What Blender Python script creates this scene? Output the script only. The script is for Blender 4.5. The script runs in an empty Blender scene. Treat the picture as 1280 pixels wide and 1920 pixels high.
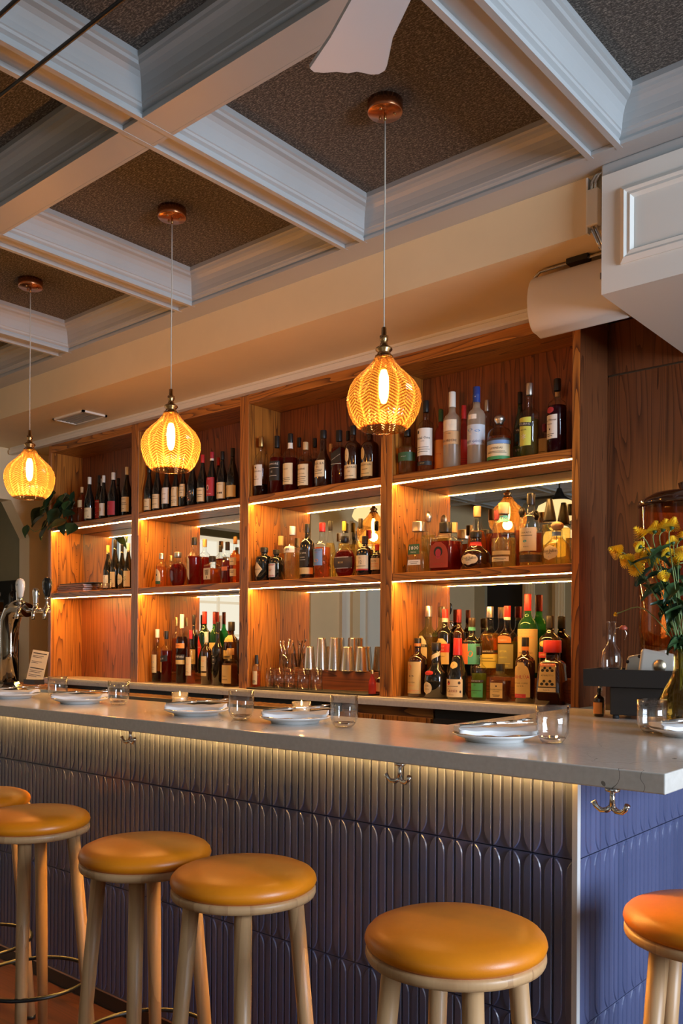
import bpy, bmesh, math, random
from mathutils import Vector, Matrix
random.seed(7)
S = bpy.context.scene
COL = S.collection
R = math.radians
# ------------------------------------------------------------------ camera
F, CX, CY, CH = 1639.5, 640.0, 1199.3, 1.306
ROLL, YAW = math.atan(16 / 3320), math.atan(1400 / 1639.5)
_fw = Vector((-math.sin(YAW), math.cos(YAW), 0)); _rt = Vector((math.cos(YAW), math.sin(YAW), 0)); _up = Vector((0, 0, 1))
IX = _rt * math.cos(ROLL) + _up * math.sin(ROLL)
IY = _rt * math.sin(ROLL) - _up * math.cos(ROLL)
CAM = Vector((0, 0, CH))
cd = bpy.data.cameras.new('camera'); cam = bpy.data.objects.new('camera', cd); COL.objects.link(cam)
cd.sensor_width = 36; cd.lens = F * 36 / 1920; cd.shift_y = (CY - 960) / 1920; cd.clip_start = .05; cd.clip_end = 100
cam.matrix_world = Matrix(((IX.x, -IY.x, -_fw.x, 0), (IX.y, -IY.y, -_fw.y, 0), (IX.z, -IY.z, -_fw.z, CH), (0, 0, 0, 1)))
S.camera = cam
# a pixel of the photograph gives a direction; the plane it lies on gives the distance
def ray(u, v): return _fw * F + IX * (u - CX) + IY * (v - CY)
def onz(u, v, z): r = ray(u, v); return CAM + r * ((z - CH) / r.z)
def ony(u, v, y): r = ray(u, v); return CAM + r * (y / r.y)
def onx(u, v, x): r = ray(u, v); return CAM + r * (x / r.x)
def ppm(p): return F / ((Vector(p) - CAM).dot(_fw))          # pixels per metre at a point
# ------------------------------------------------------------------ world, daylight, exposure
S.view_settings.view_transform = 'Standard'; S.view_settings.look = 'None'
S.view_settings.exposure = 0.0; S.view_settings.gamma = 1.0; S.view_settings.use_curve_mapping = False
S.cycles.use_denoising = True
S.cycles.max_bounces = 9; S.cycles.transparent_max_bounces = 28; S.cycles.diffuse_bounces = 4
S.cycles.glossy_bounces = 5; S.cycles.caustics_reflective = False; S.cycles.caustics_refractive = False
S.cycles.sample_clamp_indirect = 6
W = bpy.data.worlds.new('world'); S.world = W; W.use_nodes = True
W.node_tree.nodes['Background'].inputs[0].default_value = (.80, .90, 1.0, 1)
W.node_tree.nodes['Background'].inputs[1].default_value = 0.45
def area(name, loc, rot, sx, sy, power, col):
    l = bpy.data.lights.new(name, 'AREA'); l.shape = 'RECTANGLE'; l.size = sx; l.size_y = sy; l.energy = power; l.color = col
    o = bpy.data.objects.new(name, l); COL.objects.link(o); o.location = loc; o.rotation_euler = rot
    return o
# daylight entering through the windows of the right-hand wall and of the front wall
area('daylight_right', (3.28, 1.5, 1.85), (0, R(90), 0), 1.9, 1.7, 285, (.70, .83, 1.0))
area('daylight_front', (.6, -2.38, 1.75), (R(90), 0, 0), 2.6, 1.7, 1.5, (1.0, .93, .82))
area('daylight_far', (-7.78, .55, 1.7), (0, R(-90), 0), 1.6, 1.9, 9, (1.0, .88, .68))

# ------------------------------------------------------------------ materials
MATS = {}
def newmat(name):
    m = bpy.data.materials.new(name); m.use_nodes = True; nt = m.node_tree
    for n in list(nt.nodes): nt.nodes.remove(n)
    out = nt.nodes.new('ShaderNodeOutputMaterial'); MATS[name] = m
    return m, nt, out
def N(nt, t, **kw):
    n = nt.nodes.new('ShaderNode' + t)
    for k, v in kw.items():
        if k in n.inputs.keys(): n.inputs[k].default_value = v
        else: setattr(n, k, v)
    return n
def L(nt, a, b): nt.links.new(a, b)
def c4(c): return (c[0], c[1], c[2], 1)
def ramp(nt, stops):
    r = N(nt, 'ValToRGB'); e = r.color_ramp.elements
    while len(e) < len(stops): e.new(.5)
    for el, (p, c) in zip(e, stops): el.position = p; el.color = c4(c)
    return r
def math_(nt, op, a, b=None):
    n = N(nt, 'Math', operation=op)
    for i, x in enumerate((a, b)):
        if x is None: continue
        if isinstance(x, (int, float)): n.inputs[i].default_value = x
        else: L(nt, x, n.inputs[i])
    return n.outputs[0]
def pmat(name, col, rough=.5, metal=0, bump=0, bscale=200, var=0, vscale=8, coat=0, spec=.5, sheen=0):
    m, nt, out = newmat(name)
    b = N(nt, 'BsdfPrincipled', Roughness=rough, Metallic=metal)
    b.inputs['Base Color'].default_value = c4(col); b.inputs['Coat Weight'].default_value = coat
    b.inputs['Specular IOR Level'].default_value = spec; b.inputs['Sheen Weight'].default_value = sheen
    L(nt, b.outputs[0], out.inputs[0])
    if var or bump: tc = N(nt, 'TexCoord')
    if var:
        no = N(nt, 'TexNoise', Scale=vscale, Detail=5.0, Roughness=.6); L(nt, tc.outputs['Object'], no.inputs['Vector'])
        r = ramp(nt, [(.3, [x * (1 - var) for x in col]), (.7, [min(1, x * (1 + var)) for x in col])])
        L(nt, no.outputs[0], r.inputs[0]); L(nt, r.outputs[0], b.inputs['Base Color'])
    if bump:
        no = N(nt, 'TexNoise', Scale=bscale, Detail=3.0); L(nt, tc.outputs['Object'], no.inputs['Vector'])
        bp = N(nt, 'Bump', Strength=bump, Distance=.002); L(nt, no.outputs[0], bp.inputs['Height']); L(nt, bp.outputs[0], b.inputs['Normal'])
    return m
def wood(name, axis, light, dark, rough=.38, ring=16, scale=1.0, coat=.15, con=1.0):
    """oak: contour lines of a stretched noise give the cathedral grain, a finer one the pores"""
    m, nt, out = newmat(name)
    tc = N(nt, 'TexCoord'); oi = N(nt, 'ObjectInfo')
    off = N(nt, 'VectorMath', operation='SCALE'); L(nt, oi.outputs['Random'], off.inputs['Scale']); off.inputs[0].default_value = (23, 31, 17)
    add = N(nt, 'VectorMath', operation='ADD'); L(nt, tc.outputs['Object'], add.inputs[0]); L(nt, off.outputs[0], add.inputs[1])
    def stretched(s, k):
        v = [s * scale] * 3; v['xyz'.index(axis)] = s * scale * k
        mp = N(nt, 'Mapping'); mp.inputs['Scale'].default_value = v; L(nt, add.outputs[0], mp.inputs['Vector']); return mp
    n1 = N(nt, 'TexNoise', Scale=1.0, Detail=1.5, Roughness=.35, Distortion=.15); L(nt, stretched(12.0, .065).outputs[0], n1.inputs['Vector'])
    fr = math_(nt, 'FRACT', math_(nt, 'MULTIPLY', n1.outputs[0], ring))
    tri = math_(nt, 'POWER', fr, 3.0)
    n2 = N(nt, 'TexNoise', Scale=1.0, Detail=4.0, Roughness=.6); L(nt, stretched(130, .02).outputs[0], n2.inputs['Vector'])
    n3 = N(nt, 'TexNoise', Scale=1.0, Detail=2.0); L(nt, stretched(4, .3).outputs[0], n3.inputs['Vector'])
    s = math_(nt, 'ADD', math_(nt, 'MULTIPLY', tri, .62 * con), math_(nt, 'MULTIPLY', n2.outputs[0], .72 * con))
    s = math_(nt, 'ADD', s, math_(nt, 'MULTIPLY', math_(nt, 'SUBTRACT', n3.outputs[0], .5), .5))
    r = ramp(nt, [(.25, light), (.55, [(a * .6 + b * .4) for a, b in zip(light, dark)]), (.95, dark)]); L(nt, s, r.inputs[0])
    b = N(nt, 'BsdfPrincipled', Roughness=rough); b.inputs['Coat Weight'].default_value = coat; b.inputs['Coat Roughness'].default_value = .25
    L(nt, r.outputs[0], b.inputs['Base Color'])
    bp = N(nt, 'Bump', Strength=.12, Distance=.001); L(nt, n2.outputs[0], bp.inputs['Height']); L(nt, bp.outputs[0], b.inputs['Normal'])
    L(nt, b.outputs[0], out.inputs[0]); return m
def emit(name, col, s):
    m, nt, out = newmat(name); e = N(nt, 'Emission', Strength=s); e.inputs[0].default_value = c4(col); L(nt, e.outputs[0], out.inputs[0]); return m
def thin_fresnel(nt):
    fr = N(nt, 'Fresnel'); ge = N(nt, 'NewGeometry')
    L(nt, math_(nt, 'ADD', math_(nt, 'MULTIPLY', ge.outputs['Backfacing'], 1 / 1.45 - 1.45), 1.45), fr.inputs['IOR']); return fr
def glass(name, tint, body=0.0, rough=.02, refl=1.0, bcol=None, edge=.7):
    """thin glass or a filled bottle: tinted see-through, mirror-like by angle, some scattering inside"""
    m, nt, out = newmat(name)
    t = N(nt, 'BsdfTransparent'); lw = N(nt, 'LayerWeight', Blend=.35)
    er = ramp(nt, [(.35, tint), (.95, [x * edge for x in tint])]); L(nt, lw.outputs['Facing'], er.inputs[0]); L(nt, er.outputs[0], t.inputs[0])
    g = N(nt, 'BsdfGlossy', Roughness=rough); fr = thin_fresnel(nt)
    f = math_(nt, 'MULTIPLY', fr.outputs[0], refl)
    base = t.outputs[0]
    if body:
        bc = bcol or tint
        d = N(nt, 'BsdfDiffuse'); d.inputs[0].default_value = c4(bc); tr = N(nt, 'BsdfTranslucent'); tr.inputs[0].default_value = c4(bc)
        a = N(nt, 'MixShader'); a.inputs[0].default_value = .6; L(nt, d.outputs[0], a.inputs[1]); L(nt, tr.outputs[0], a.inputs[2])
        q = N(nt, 'MixShader'); q.inputs[0].default_value = body; L(nt, t.outputs[0], q.inputs[1]); L(nt, a.outputs[0], q.inputs[2]); base = q.outputs[0]
    mx = N(nt, 'MixShader'); L(nt, f, mx.inputs[0]); L(nt, base, mx.inputs[1]); L(nt, g.outputs[0], mx.inputs[2])
    L(nt, mx.outputs[0], out.inputs[0]); return m

OAK_L, OAK_D = (.50, .180, .026), (.095, .026, .006)
for ax in 'xyz': wood('oak_' + ax, ax, OAK_L, OAK_D)
for ax in 'xz': wood('oak_dark_' + ax, ax, (.16, .052, .018), (.045, .014, .006), rough=.3, con=.9)
for ax in 'xz': wood('oak_back_' + ax, ax, (.27, .078, .020), (.075, .018, .006), con=1.0)
wood('stool_wood', 'z', (.56, .33, .155), (.34, .17, .07), rough=.45, ring=5, con=.7)
wood('board_wood', 'x', (.36, .15, .05), (.16, .05, .015))
wood('floor_wood', 'x', (.075, .022, .010), (.022, .007, .004), rough=.28, coat=.3)
pmat('white_paint', (.43, .445, .445), .42, var=.03, vscale=3)
pmat('grey_paint', (.40, .42, .42), .45, var=.03, vscale=3)
pmat('cream_paint', (.76, .61, .38), .55, var=.03, vscale=4)
pmat('panel_white', (.74, .72, .66), .42)
pmat('olive_wall', (.42, .37, .24), .6, var=.04)
pmat('tile_white', (.82, .80, .74), .25)
pmat('chrome', (.82, .80, .77), .12, 1)
pmat('steel', (.62, .58, .53), .22, 1)
pmat('copper', (.58, .24, .11), .25, 1)
pmat('brass', (.50, .30, .13), .26, 1)
pmat('black_metal', (.008, .008, .009), .35)
pmat('black_plastic', (.014, .013, .013), .42)
pmat('rubber', (.012, .012, .012), .7)
pmat('leather', (.74, .22, .006), .36, bump=.10, bscale=420, var=.12, vscale=6, spec=.45)
pmat('porcelain', (.80, .80, .80), .18, coat=.4)
pmat('linen', (.78, .76, .75), .85, bump=.2, bscale=700)
pmat('paper', (.70, .58, .42), .8)
pmat('label_cream', (.72, .58, .36), .6)
pmat('ink', (.03, .02, .02), .6)
pmat('wax', (.85, .78, .62), .5)
pmat('soil', (.03, .018, .01), .9)
pmat('terracotta', (.30, .11, .06), .7)
pmat('leaf', (.030, .075, .022), .38, var=.35, vscale=20)
pmat('leaf_dark', (.014, .036, .014), .35, var=.3, vscale=20)
pmat('stem_green', (.16, .24, .07), .5)
pmat('petal', (.95, .58, .015), .6, var=.12, vscale=60)
pmat('petal_core', (.45, .16, .01), .8)
pmat('speaker_white', (.66, .63, .58), .5, bump=.15, bscale=900)
pmat('fan_white', (.60, .60, .62), .45)
pmat('silver_device', (.62, .58, .52), .32, .5)
pmat('grout', (.02, .022, .032), .8)
pmat('void', (.012, .010, .009), .8)
emit('led', (1.0, .50, .12), 225.0)
emit('led_bar', (1.0, .50, .095), 560.0)
emit('bulb', (1.0, .50, .16), 45.0)
emit('flame', (1.0, .5, .12), 30.0)
emit('lamp_glow', (1.0, .70, .33), 1.6)
glass('glass_clear', (.96, .97, .96)); glass('glass_thin', (.985, .985, .98), refl=2.2, edge=.86); glass('glass_cut', (.95, .93, .9), body=.2, refl=2.0, bcol=(.9, .82, .68))
glass('glass_amber', (.92, .66, .40)); glass('glass_vase', (.86, .74, .46))
glass('pane', (.93, .96, .96), refl=.8, edge=.9)
def mirror():
    m, nt, out = newmat('mirror'); g = N(nt, 'BsdfGlossy', Roughness=.0); g.inputs[0].default_value = (.74, .71, .64, 1); L(nt, g.outputs[0], out.inputs[0])
mirror()
def tile_mat():
    m, nt, out = newmat('tile_glaze'); oi = N(nt, 'ObjectInfo'); tc = N(nt, 'TexCoord')
    no = N(nt, 'TexNoise', Scale=14.0, Detail=3.0); L(nt, tc.outputs['Object'], no.inputs['Vector'])
    v = math_(nt, 'ADD', math_(nt, 'MULTIPLY', oi.outputs['Random'], .6), math_(nt, 'MULTIPLY', no.outputs[0], .4))
    r = ramp(nt, [(.1, (.074, .094, .195)), (.9, (.108, .128, .252))]); L(nt, v, r.inputs[0])
    b = N(nt, 'BsdfPrincipled', Roughness=.3); b.inputs['Coat Weight'].default_value = .3; b.inputs['Coat Roughness'].default_value = .15
    L(nt, r.outputs[0], b.inputs['Base Color']); L(nt, b.outputs[0], out.inputs[0])
tile_mat()
def coffer_mat():
    m, nt, out = newmat('coffer_fabric'); tc = N(nt, 'TexCoord')
    a = N(nt, 'TexNoise', Scale=160.0, Detail=4.0, Roughness=.75); L(nt, tc.outputs['Object'], a.inputs['Vector'])
    mp = N(nt, 'Mapping'); mp.inputs['Scale'].default_value = (60, 240, 60); L(nt, tc.outputs['Object'], mp.inputs['Vector'])
    b2 = N(nt, 'TexNoise', Scale=1.0, Detail=3.0); L(nt, mp.outputs[0], b2.inputs['Vector'])
    v = math_(nt, 'ADD', math_(nt, 'MULTIPLY', a.outputs[0], .6), math_(nt, 'MULTIPLY', b2.outputs[0], .4))
    r = ramp(nt, [(.36, (.026, .024, .021)), (.50, (.080, .073, .064)), (.62, (.31, .285, .245))]); L(nt, v, r.inputs[0])
    b = N(nt, 'BsdfPrincipled', Roughness=.9); L(nt, r.outputs[0], b.inputs['Base Color'])
    bp = N(nt, 'Bump', Strength=.6, Distance=.004); L(nt, v, bp.inputs['Height']); L(nt, bp.outputs[0], b.inputs['Normal'])
    L(nt, b.outputs[0], out.inputs[0])
coffer_mat()
def quartz_mat():
    m, nt, out = newmat('quartz'); tc = N(nt, 'TexCoord')
    a = N(nt, 'TexNoise', Scale=90.0, Detail=4.0); L(nt, tc.outputs['Object'], a.inputs['Vector'])
    r = ramp(nt, [(.3, (.62, .585, .53)), (.7, (.69, .655, .60))]); L(nt, a.outputs[0], r.inputs[0])
    w = N(nt, 'TexNoise', Scale=4.7, Detail=3.0, Roughness=.5); L(nt, tc.outputs['Object'], w.inputs['Vector'])
    e = math_(nt, 'ABSOLUTE', math_(nt, 'SUBTRACT', w.outputs[0], .5))
    g = N(nt, 'TexNoise', Scale=1.1, Detail=1.0); L(nt, tc.outputs['Object'], g.inputs['Vector'])
    lim = math_(nt, 'MINIMUM', math_(nt, 'MULTIPLY', math_(nt, 'MAXIMUM', math_(nt, 'SUBTRACT', g.outputs[0], .52), 0.0), .03), .0016)
    vein = math_(nt, 'LESS_THAN', e, lim)
    mx = N(nt, 'MixRGB'); L(nt, math_(nt, 'MULTIPLY', vein, .75), mx.inputs[0]); L(nt, r.outputs[0], mx.inputs[1]); mx.inputs[2].default_value = (.09, .075, .06, 1)
    b = N(nt, 'BsdfPrincipled', Roughness=.13); L(nt, mx.outputs[0], b.inputs['Base Color']); L(nt, b.outputs[0], out.inputs[0])
quartz_mat()
def shade_mat():
    """ribbed amber glass with a pressed herringbone, read from the shade's own round coordinates"""
    m, nt, out = newmat('shade_glass'); tc = N(nt, 'TexCoord'); sp = N(nt, 'SeparateXYZ'); L(nt, tc.outputs['Object'], sp.inputs[0])
    th = math_(nt, 'MULTIPLY', math_(nt, 'ARCTAN2', sp.outputs[1], sp.outputs[0]), 12 / (2 * math.pi))
    tri = math_(nt, 'ABSOLUTE', math_(nt, 'SUBTRACT', math_(nt, 'FRACT', math_(nt, 'ADD', th, 40.0)), .5))
    ph = math_(nt, 'ADD', math_(nt, 'MULTIPLY', sp.outputs[2], 105.0), math_(nt, 'MULTIPLY', tri, 3.6))
    st = math_(nt, 'ABSOLUTE', math_(nt, 'SUBTRACT', math_(nt, 'FRACT', math_(nt, 'ADD', ph, 200.0)), .5))
    mask = math_(nt, 'MULTIPLY', st, 2.0)
    bp = N(nt, 'Bump', Strength=.7, Distance=.003); L(nt, mask, bp.inputs['Height'])
    t = N(nt, 'BsdfTransparent'); t.inputs[0].default_value = (.95, .68, .33, 1)
    tr = N(nt, 'BsdfTranslucent'); tr.inputs[0].default_value = (.44, .22, .055, 1); L(nt, bp.outputs[0], tr.inputs['Normal'])
    q = N(nt, 'MixShader'); L(nt, math_(nt, 'MINIMUM', math_(nt, 'ADD', math_(nt, 'ADD', math_(nt, 'MULTIPLY', math_(nt, 'POWER', mask, 2.0), .50), .05), math_(nt, 'MULTIPLY', math_(nt, 'POWER', math_(nt, 'MULTIPLY', tri, 2.0), 10.0), .5)), .8), q.inputs[0]); L(nt, t.outputs[0], q.inputs[1]); L(nt, tr.outputs[0], q.inputs[2])
    g = N(nt, 'BsdfGlossy', Roughness=.08); L(nt, bp.outputs[0], g.inputs['Normal']); fr = thin_fresnel(nt)
    mx = N(nt, 'MixShader'); L(nt, fr.outputs[0], mx.inputs[0]); L(nt, q.outputs[0], mx.inputs[1]); L(nt, g.outputs[0], mx.inputs[2]); L(nt, mx.outputs[0], out.inputs[0])
shade_mat()
def flat(col, rough=.55, metal=0):
    k = 'paint_%02x%02x%02x_%d%d' % (*[int(max(0, min(1, c)) * 255) for c in col], int(rough * 10), metal)
    return MATS.get(k) or pmat(k, col, rough, metal)

# ------------------------------------------------------------------ mesh helpers
class MB:
    def __init__(s): s.v = []; s.f = []; s.sm = []
    def add(s, vs, fs, smooth=False):
        o = len(s.v); s.v += [tuple(v) for v in vs]; s.f += [tuple(i + o for i in f) for f in fs]; s.sm += [smooth] * len(fs); return s
    def box(s, x0, x1, y0, y1, z0, z1):
        vs = [(x, y, z) for z in (z0, z1) for y in (y0, y1) for x in (x0, x1)]
        return s.add(vs, [(0, 2, 3, 1), (4, 5, 7, 6), (0, 1, 5, 4), (2, 6, 7, 3), (0, 4, 6, 2), (1, 3, 7, 5)])
    def prism(s, pts, z0, z1, axis='z', smooth=False):
        n = len(pts)
        def P(a, b, c): return {'z': (a, b, c), 'x': (c, a, b), 'y': (a, c, b)}[axis]
        vs = [P(a, b, z0) for a, b in pts] + [P(a, b, z1) for a, b in pts]
        s.add(vs, [tuple(range(n))[::-1], tuple(range(n, 2 * n))])
        o = len(s.v) - 2 * n
        for i in range(n): s.f.append((o + i, o + (i + 1) % n, o + n + (i + 1) % n, o + n + i)); s.sm.append(smooth)
        return s
    def lathe(s, prof, seg=20, c=(0, 0, 0), n=2.0, depth=1.0, lob=0, amp=0, cap=True, smooth=True):
        k = len(prof); vs = []
        for r, z in prof:
            for i in range(seg):
                a = 2 * math.pi * i / seg; ca, sa = math.cos(a), math.sin(a)
                if n != 2: ca = math.copysign(abs(ca) ** (2 / n), ca); sa = math.copysign(abs(sa) ** (2 / n), sa)
                rr = r * (1 + amp * math.cos(lob * a)) if lob else r
                vs.append((c[0] + rr * ca, c[1] + rr * sa * depth, c[2] + z))
        fs = [(j * seg + i, j * seg + (i + 1) % seg, (j + 1) * seg + (i + 1) % seg, (j + 1) * seg + i) for j in range(k - 1) for i in range(seg)]
        if cap:
            if prof[0][0] > 1e-5: fs.append(tuple(range(seg))[::-1])
            if prof[-1][0] > 1e-5: fs.append(tuple(range((k - 1) * seg, k * seg)))
        return s.add(vs, fs, smooth)
    def tube(s, path, r, seg=8, close=False, cap=True):
        P = [Vector(p) for p in path]; k = len(P); rs = r if isinstance(r, (list, tuple)) else [r] * k
        vs = []; ref = None
        for i, p in enumerate(P):
            d = ((P[(i + 1) % k] - P[i - 1]) if close else (P[min(i + 1, k - 1)] - P[max(i - 1, 0)])).normalized()
            if ref is None: ref = Vector((0, 0, 1)) if abs(d.z) < .9 else Vector((1, 0, 0))
            a = d.cross(ref).normalized(); b = a.cross(d).normalized(); ref = b
            for j in range(seg):
                t = 2 * math.pi * j / seg; vs.append(p + (a * math.cos(t) + b * math.sin(t)) * rs[i])
        fs = []
        for i in range(k if close else k - 1):
            for j in range(seg):
                q = (i + 1) % k; fs.append((i * seg + j, i * seg + (j + 1) % seg, q * seg + (j + 1) % seg, q * seg + j))
        s.add(vs, fs, True)
        if cap and not close:
            o = len(s.v) - k * seg; s.f += [tuple(o + j for j in range(seg))[::-1], tuple(o + (k - 1) * seg + j for j in range(seg))]; s.sm += [False, False]
        return s
    def ball(s, c, r, seg=12, sc=(1, 1, 1)):
        m = seg // 2; pr = [(max(1e-6, math.sin(math.pi * i / m)) * r * sc[0], -math.cos(math.pi * i / m) * r * sc[2]) for i in range(m + 1)]
        return s.lathe(pr, seg, c, depth=sc[1] / sc[0])
    def mesh(s, name, m):
        me = bpy.data.meshes.new(name); me.from_pydata(s.v, [], s.f); me.validate()
        bm = bmesh.new(); bm.from_mesh(me); bmesh.ops.recalc_face_normals(bm, faces=bm.faces); bm.to_mesh(me); bm.free()
        if len(s.sm) == len(me.polygons): me.polygons.foreach_set('use_smooth', s.sm)
        me.materials.append(MATS[m] if isinstance(m, str) else m); me.update(); return me
    def build(s, name, m, parent=None, loc=None, bevel=0, seg=2):
        return link(name, s.mesh(name, m), parent, loc, bevel, seg)
def link(name, me, parent=None, loc=None, bevel=0, seg=2):
    o = bpy.data.objects.new(name, me); COL.objects.link(o)
    if parent: o.parent = parent
    if loc: o.location = loc
    if bevel:
        b = o.modifiers.new('bevel', 'BEVEL'); b.width = bevel; b.segments = seg; b.limit_method = 'ANGLE'; b.angle_limit = R(40)
    return o
def tag(o, label, cat=None, group=None):
    o['label'] = label
    if cat: o['category'] = cat
    if group: o['group'] = group
    return o
def thing(name, label, cat, loc=(0, 0, 0), rz=0, group=None):
    o = bpy.data.objects.new(name, None); COL.objects.link(o); o.location = loc; o.rotation_euler[2] = rz; o.empty_display_size = .05
    return tag(o, label, cat, group)
def struct(o): o['kind'] = 'structure'; return o
def box(x0, x1, y0, y1, z0, z1): return MB().box(x0, x1, y0, y1, z0, z1)
def copy_tree(o, parent=None):
    c = o.copy(); COL.objects.link(c); c.parent = parent
    for ch in list(o.children): copy_tree(ch, c)
    return c
_tcache = {}
def text_mesh(txt, size, bold=False):
    """flat lettering as (verts, faces) centred on 0, x to the right, y up"""
    if txt not in _tcache:
        cu = bpy.data.curves.new('lettering', 'FONT'); cu.body = txt; cu.size = 1; cu.resolution_u = 1; cu.align_x = 'CENTER'; cu.align_y = 'CENTER'
        ob = bpy.data.objects.new('lettering', cu); COL.objects.link(ob); bpy.context.view_layer.update()
        me = bpy.data.meshes.new_from_object(ob)
        _tcache[txt] = ([tuple(v.co) for v in me.vertices], [tuple(p.vertices) for p in me.polygons])
        bpy.data.objects.remove(ob); bpy.data.curves.remove(cu); bpy.data.meshes.remove(me)
    v, f = _tcache[txt]
    return [(a * size, b * size) for a, b, _ in v], f
# ------------------------------------------------------------------ room shell
ZB, ZC = 2.858, 3.0                       # underside of the ceiling beams, coffer panels
YW, XL, XR, YF = 3.53, -5.9, 3.3, -2.5    # back wall, left wall, right wall, front wall
fl = struct(box(-8.1, XR + .1, YF - .1, 4.3, -.1, 0).build('floor', 'floor_wood')); tag(fl, 'dark red-brown wooden floor')
ceil = struct(box(-8.1, XR + .1, YF - .1, 4.3, ZC + .02, ZC + .1).build('ceiling', 'white_paint')); tag(ceil, 'coffered ceiling with white beams and dark textured panels')
BX = [-.146 + 1.031 * k for k in range(3, -6, -1)]       # beams running towards the back bar
BY = [1.65 - 1.05 * k for k in range(0, 4)]              # cross beams
HW = .046
PROF = [(0, ZB), (.012, ZB), (.012, ZB + .013), (.005, ZB + .016), (.005, ZB + .024), (.016, ZB + .03), (.018, ZB + .038), (.022, ZB + .04)]
PROF += [(.022 + .036 * (1 - math.cos(R(a))), ZB + .04 + .070 * math.sin(R(a))) for a in (15, 35, 55, 75, 90)]
PROF += [(.064, ZB + .112), (.068, ZB + .12), (.076, ZB + .124), (.076, ZC + .01), (0, ZC + .01)]
def run_y(x, y0, y1, nm='beam'):
    b = box(x - HW, x + HW, y0, y1, ZB + .014, ZC + .02).build(nm, 'white_paint', ceil)
    for s in (-1, 1):
        pts = [(y, z) for y, z in PROF]
        m = MB(); m.prism([(x + s * (HW + d), z - .0008) for d, z in [(-.007, ZB + .016), (-.007, ZB)] + PROF], y0, y1, 'y'); m.build('crown_moulding', 'white_paint', b)
def run_x(y0, y1, x0, x1, sides, nm):
    b = box(x0, x1, y0, y1, ZB + .0005, ZC + .02).build(nm, 'white_paint', ceil)
    for s in sides:
        e = y0 if s < 0 else y1
        MB().prism([(e + s * d, z) for d, z in PROF], x0, x1, 'x').build('crown_moulding', 'white_paint', b)
for x in BX: run_y(x, YF, 2.66)
for y in BY: run_x(y - HW, y + HW, XL, XR, (-1, 1), 'cross_beam')
run_x(2.652, 2.80, XL, XR, (-1,), 'border_beam')
ys = [2.66] + BY + [YF]
xs = sorted(BX + [XL])
for i in range(len(xs) - 1):
    for j in range(len(ys) - 1):
        if xs[i + 1] - xs[i] > .1: box(xs[i], xs[i + 1], ys[j + 1], ys[j], ZC, ZC + .02).build('ceiling_panel', 'coffer_fabric', ceil)
# soffit over the back bar and the panelled bulkhead to its right
box(XL, XR, 2.757, YW, 2.668, ZC).build('soffit', 'cream_paint', ceil)
bk = box(-1.205, XR, 2.70, 3.5, 2.428, 2.812).build('bulkhead', 'panel_white', ceil)
box(-1.215, XR, 2.715, 2.76, 2.812, 2.858).build('bulkhead_trim', 'grey_paint', bk, bevel=.006)
def frame(x0, x1, z0, z1, y, d0, d1, w, nm, par, mat='panel_white'):
    pr = [(0, 0), (0, d0), (w * .35, d1), (w * .55, d1 * .6), (w * .8, d1 * .8), (w, .0)]
    m = MB()
    corners = [(x0, z0, 1, 1), (x1, z0, -1, 1), (x1, z1, -1, -1), (x0, z1, 1, -1)]; k = len(pr); vs = []
    for cx_, cz_, sx_, sz_ in corners:
        for o, d in pr: vs.append((cx_ + sx_ * o, y - d, cz_ + sz_ * o))
    fs = [(a * k + i, a * k + i + 1, ((a + 1) % 4) * k + i + 1, ((a + 1) % 4) * k + i) for a in range(4) for i in range(k - 1)]
    m.add(vs, fs); return m.build(nm, mat, par)
for x0 in (-1.14, .1, 1.34): frame(x0, x0 + 1.14, 2.508, 2.752, 2.70, .006, .016, .042, 'panel_moulding', bk)
# picture rail where the soffit meets the shelving
tr = struct(MB().prism([(3.252, 2.622), (3.215, 2.622), (3.208, 2.630), (3.208, 2.650), (3.216, 2.654), (3.216, 2.668), (3.252, 2.668)], XL + .02, -1.21, 'x').build('trim_1', 'panel_white'))
tag(tr, 'white wooden trim along the top of the shelving')
# walls
wb = struct(box(XL - .1, XR + .1, YW, YW + .1, 0, ZC + .02).build('wall_back', 'cream_paint')); tag(wb, 'back wall behind the shelving with dark wood panels')
for (x0, x1) in ((-1.537, -1.05), (-1.05, -.45), (-.45, .3), (.3, 1.1)):
    for (z0, z1) in ((0.02, 1.2), (1.2, 2.408), (2.416, 2.63), (2.636, 2.668)):
        if z1 < 2.43 or x0 < -1.2: box(x0 + .001, x1 - .001, 3.502, YW, z0, z1).build('wood_panel', 'oak_dark_z', wb)
wl = MB()
for b in ((YF, .9, 0, ZC), (3.385, YW, 0, 2.30), (.9, YW, 2.30, ZC)): wl.box(XL - .14, XL, b[0], b[1], b[2], b[3])
wl.prism([(3.24, 2.30), (3.385, 2.04), (3.385, 2.30)], XL - .14, XL, 'x')
wl = struct(wl.build('wall_left', 'cream_paint')); tag(wl, 'cream left wall with a wide opening and a bracketed post')
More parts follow.
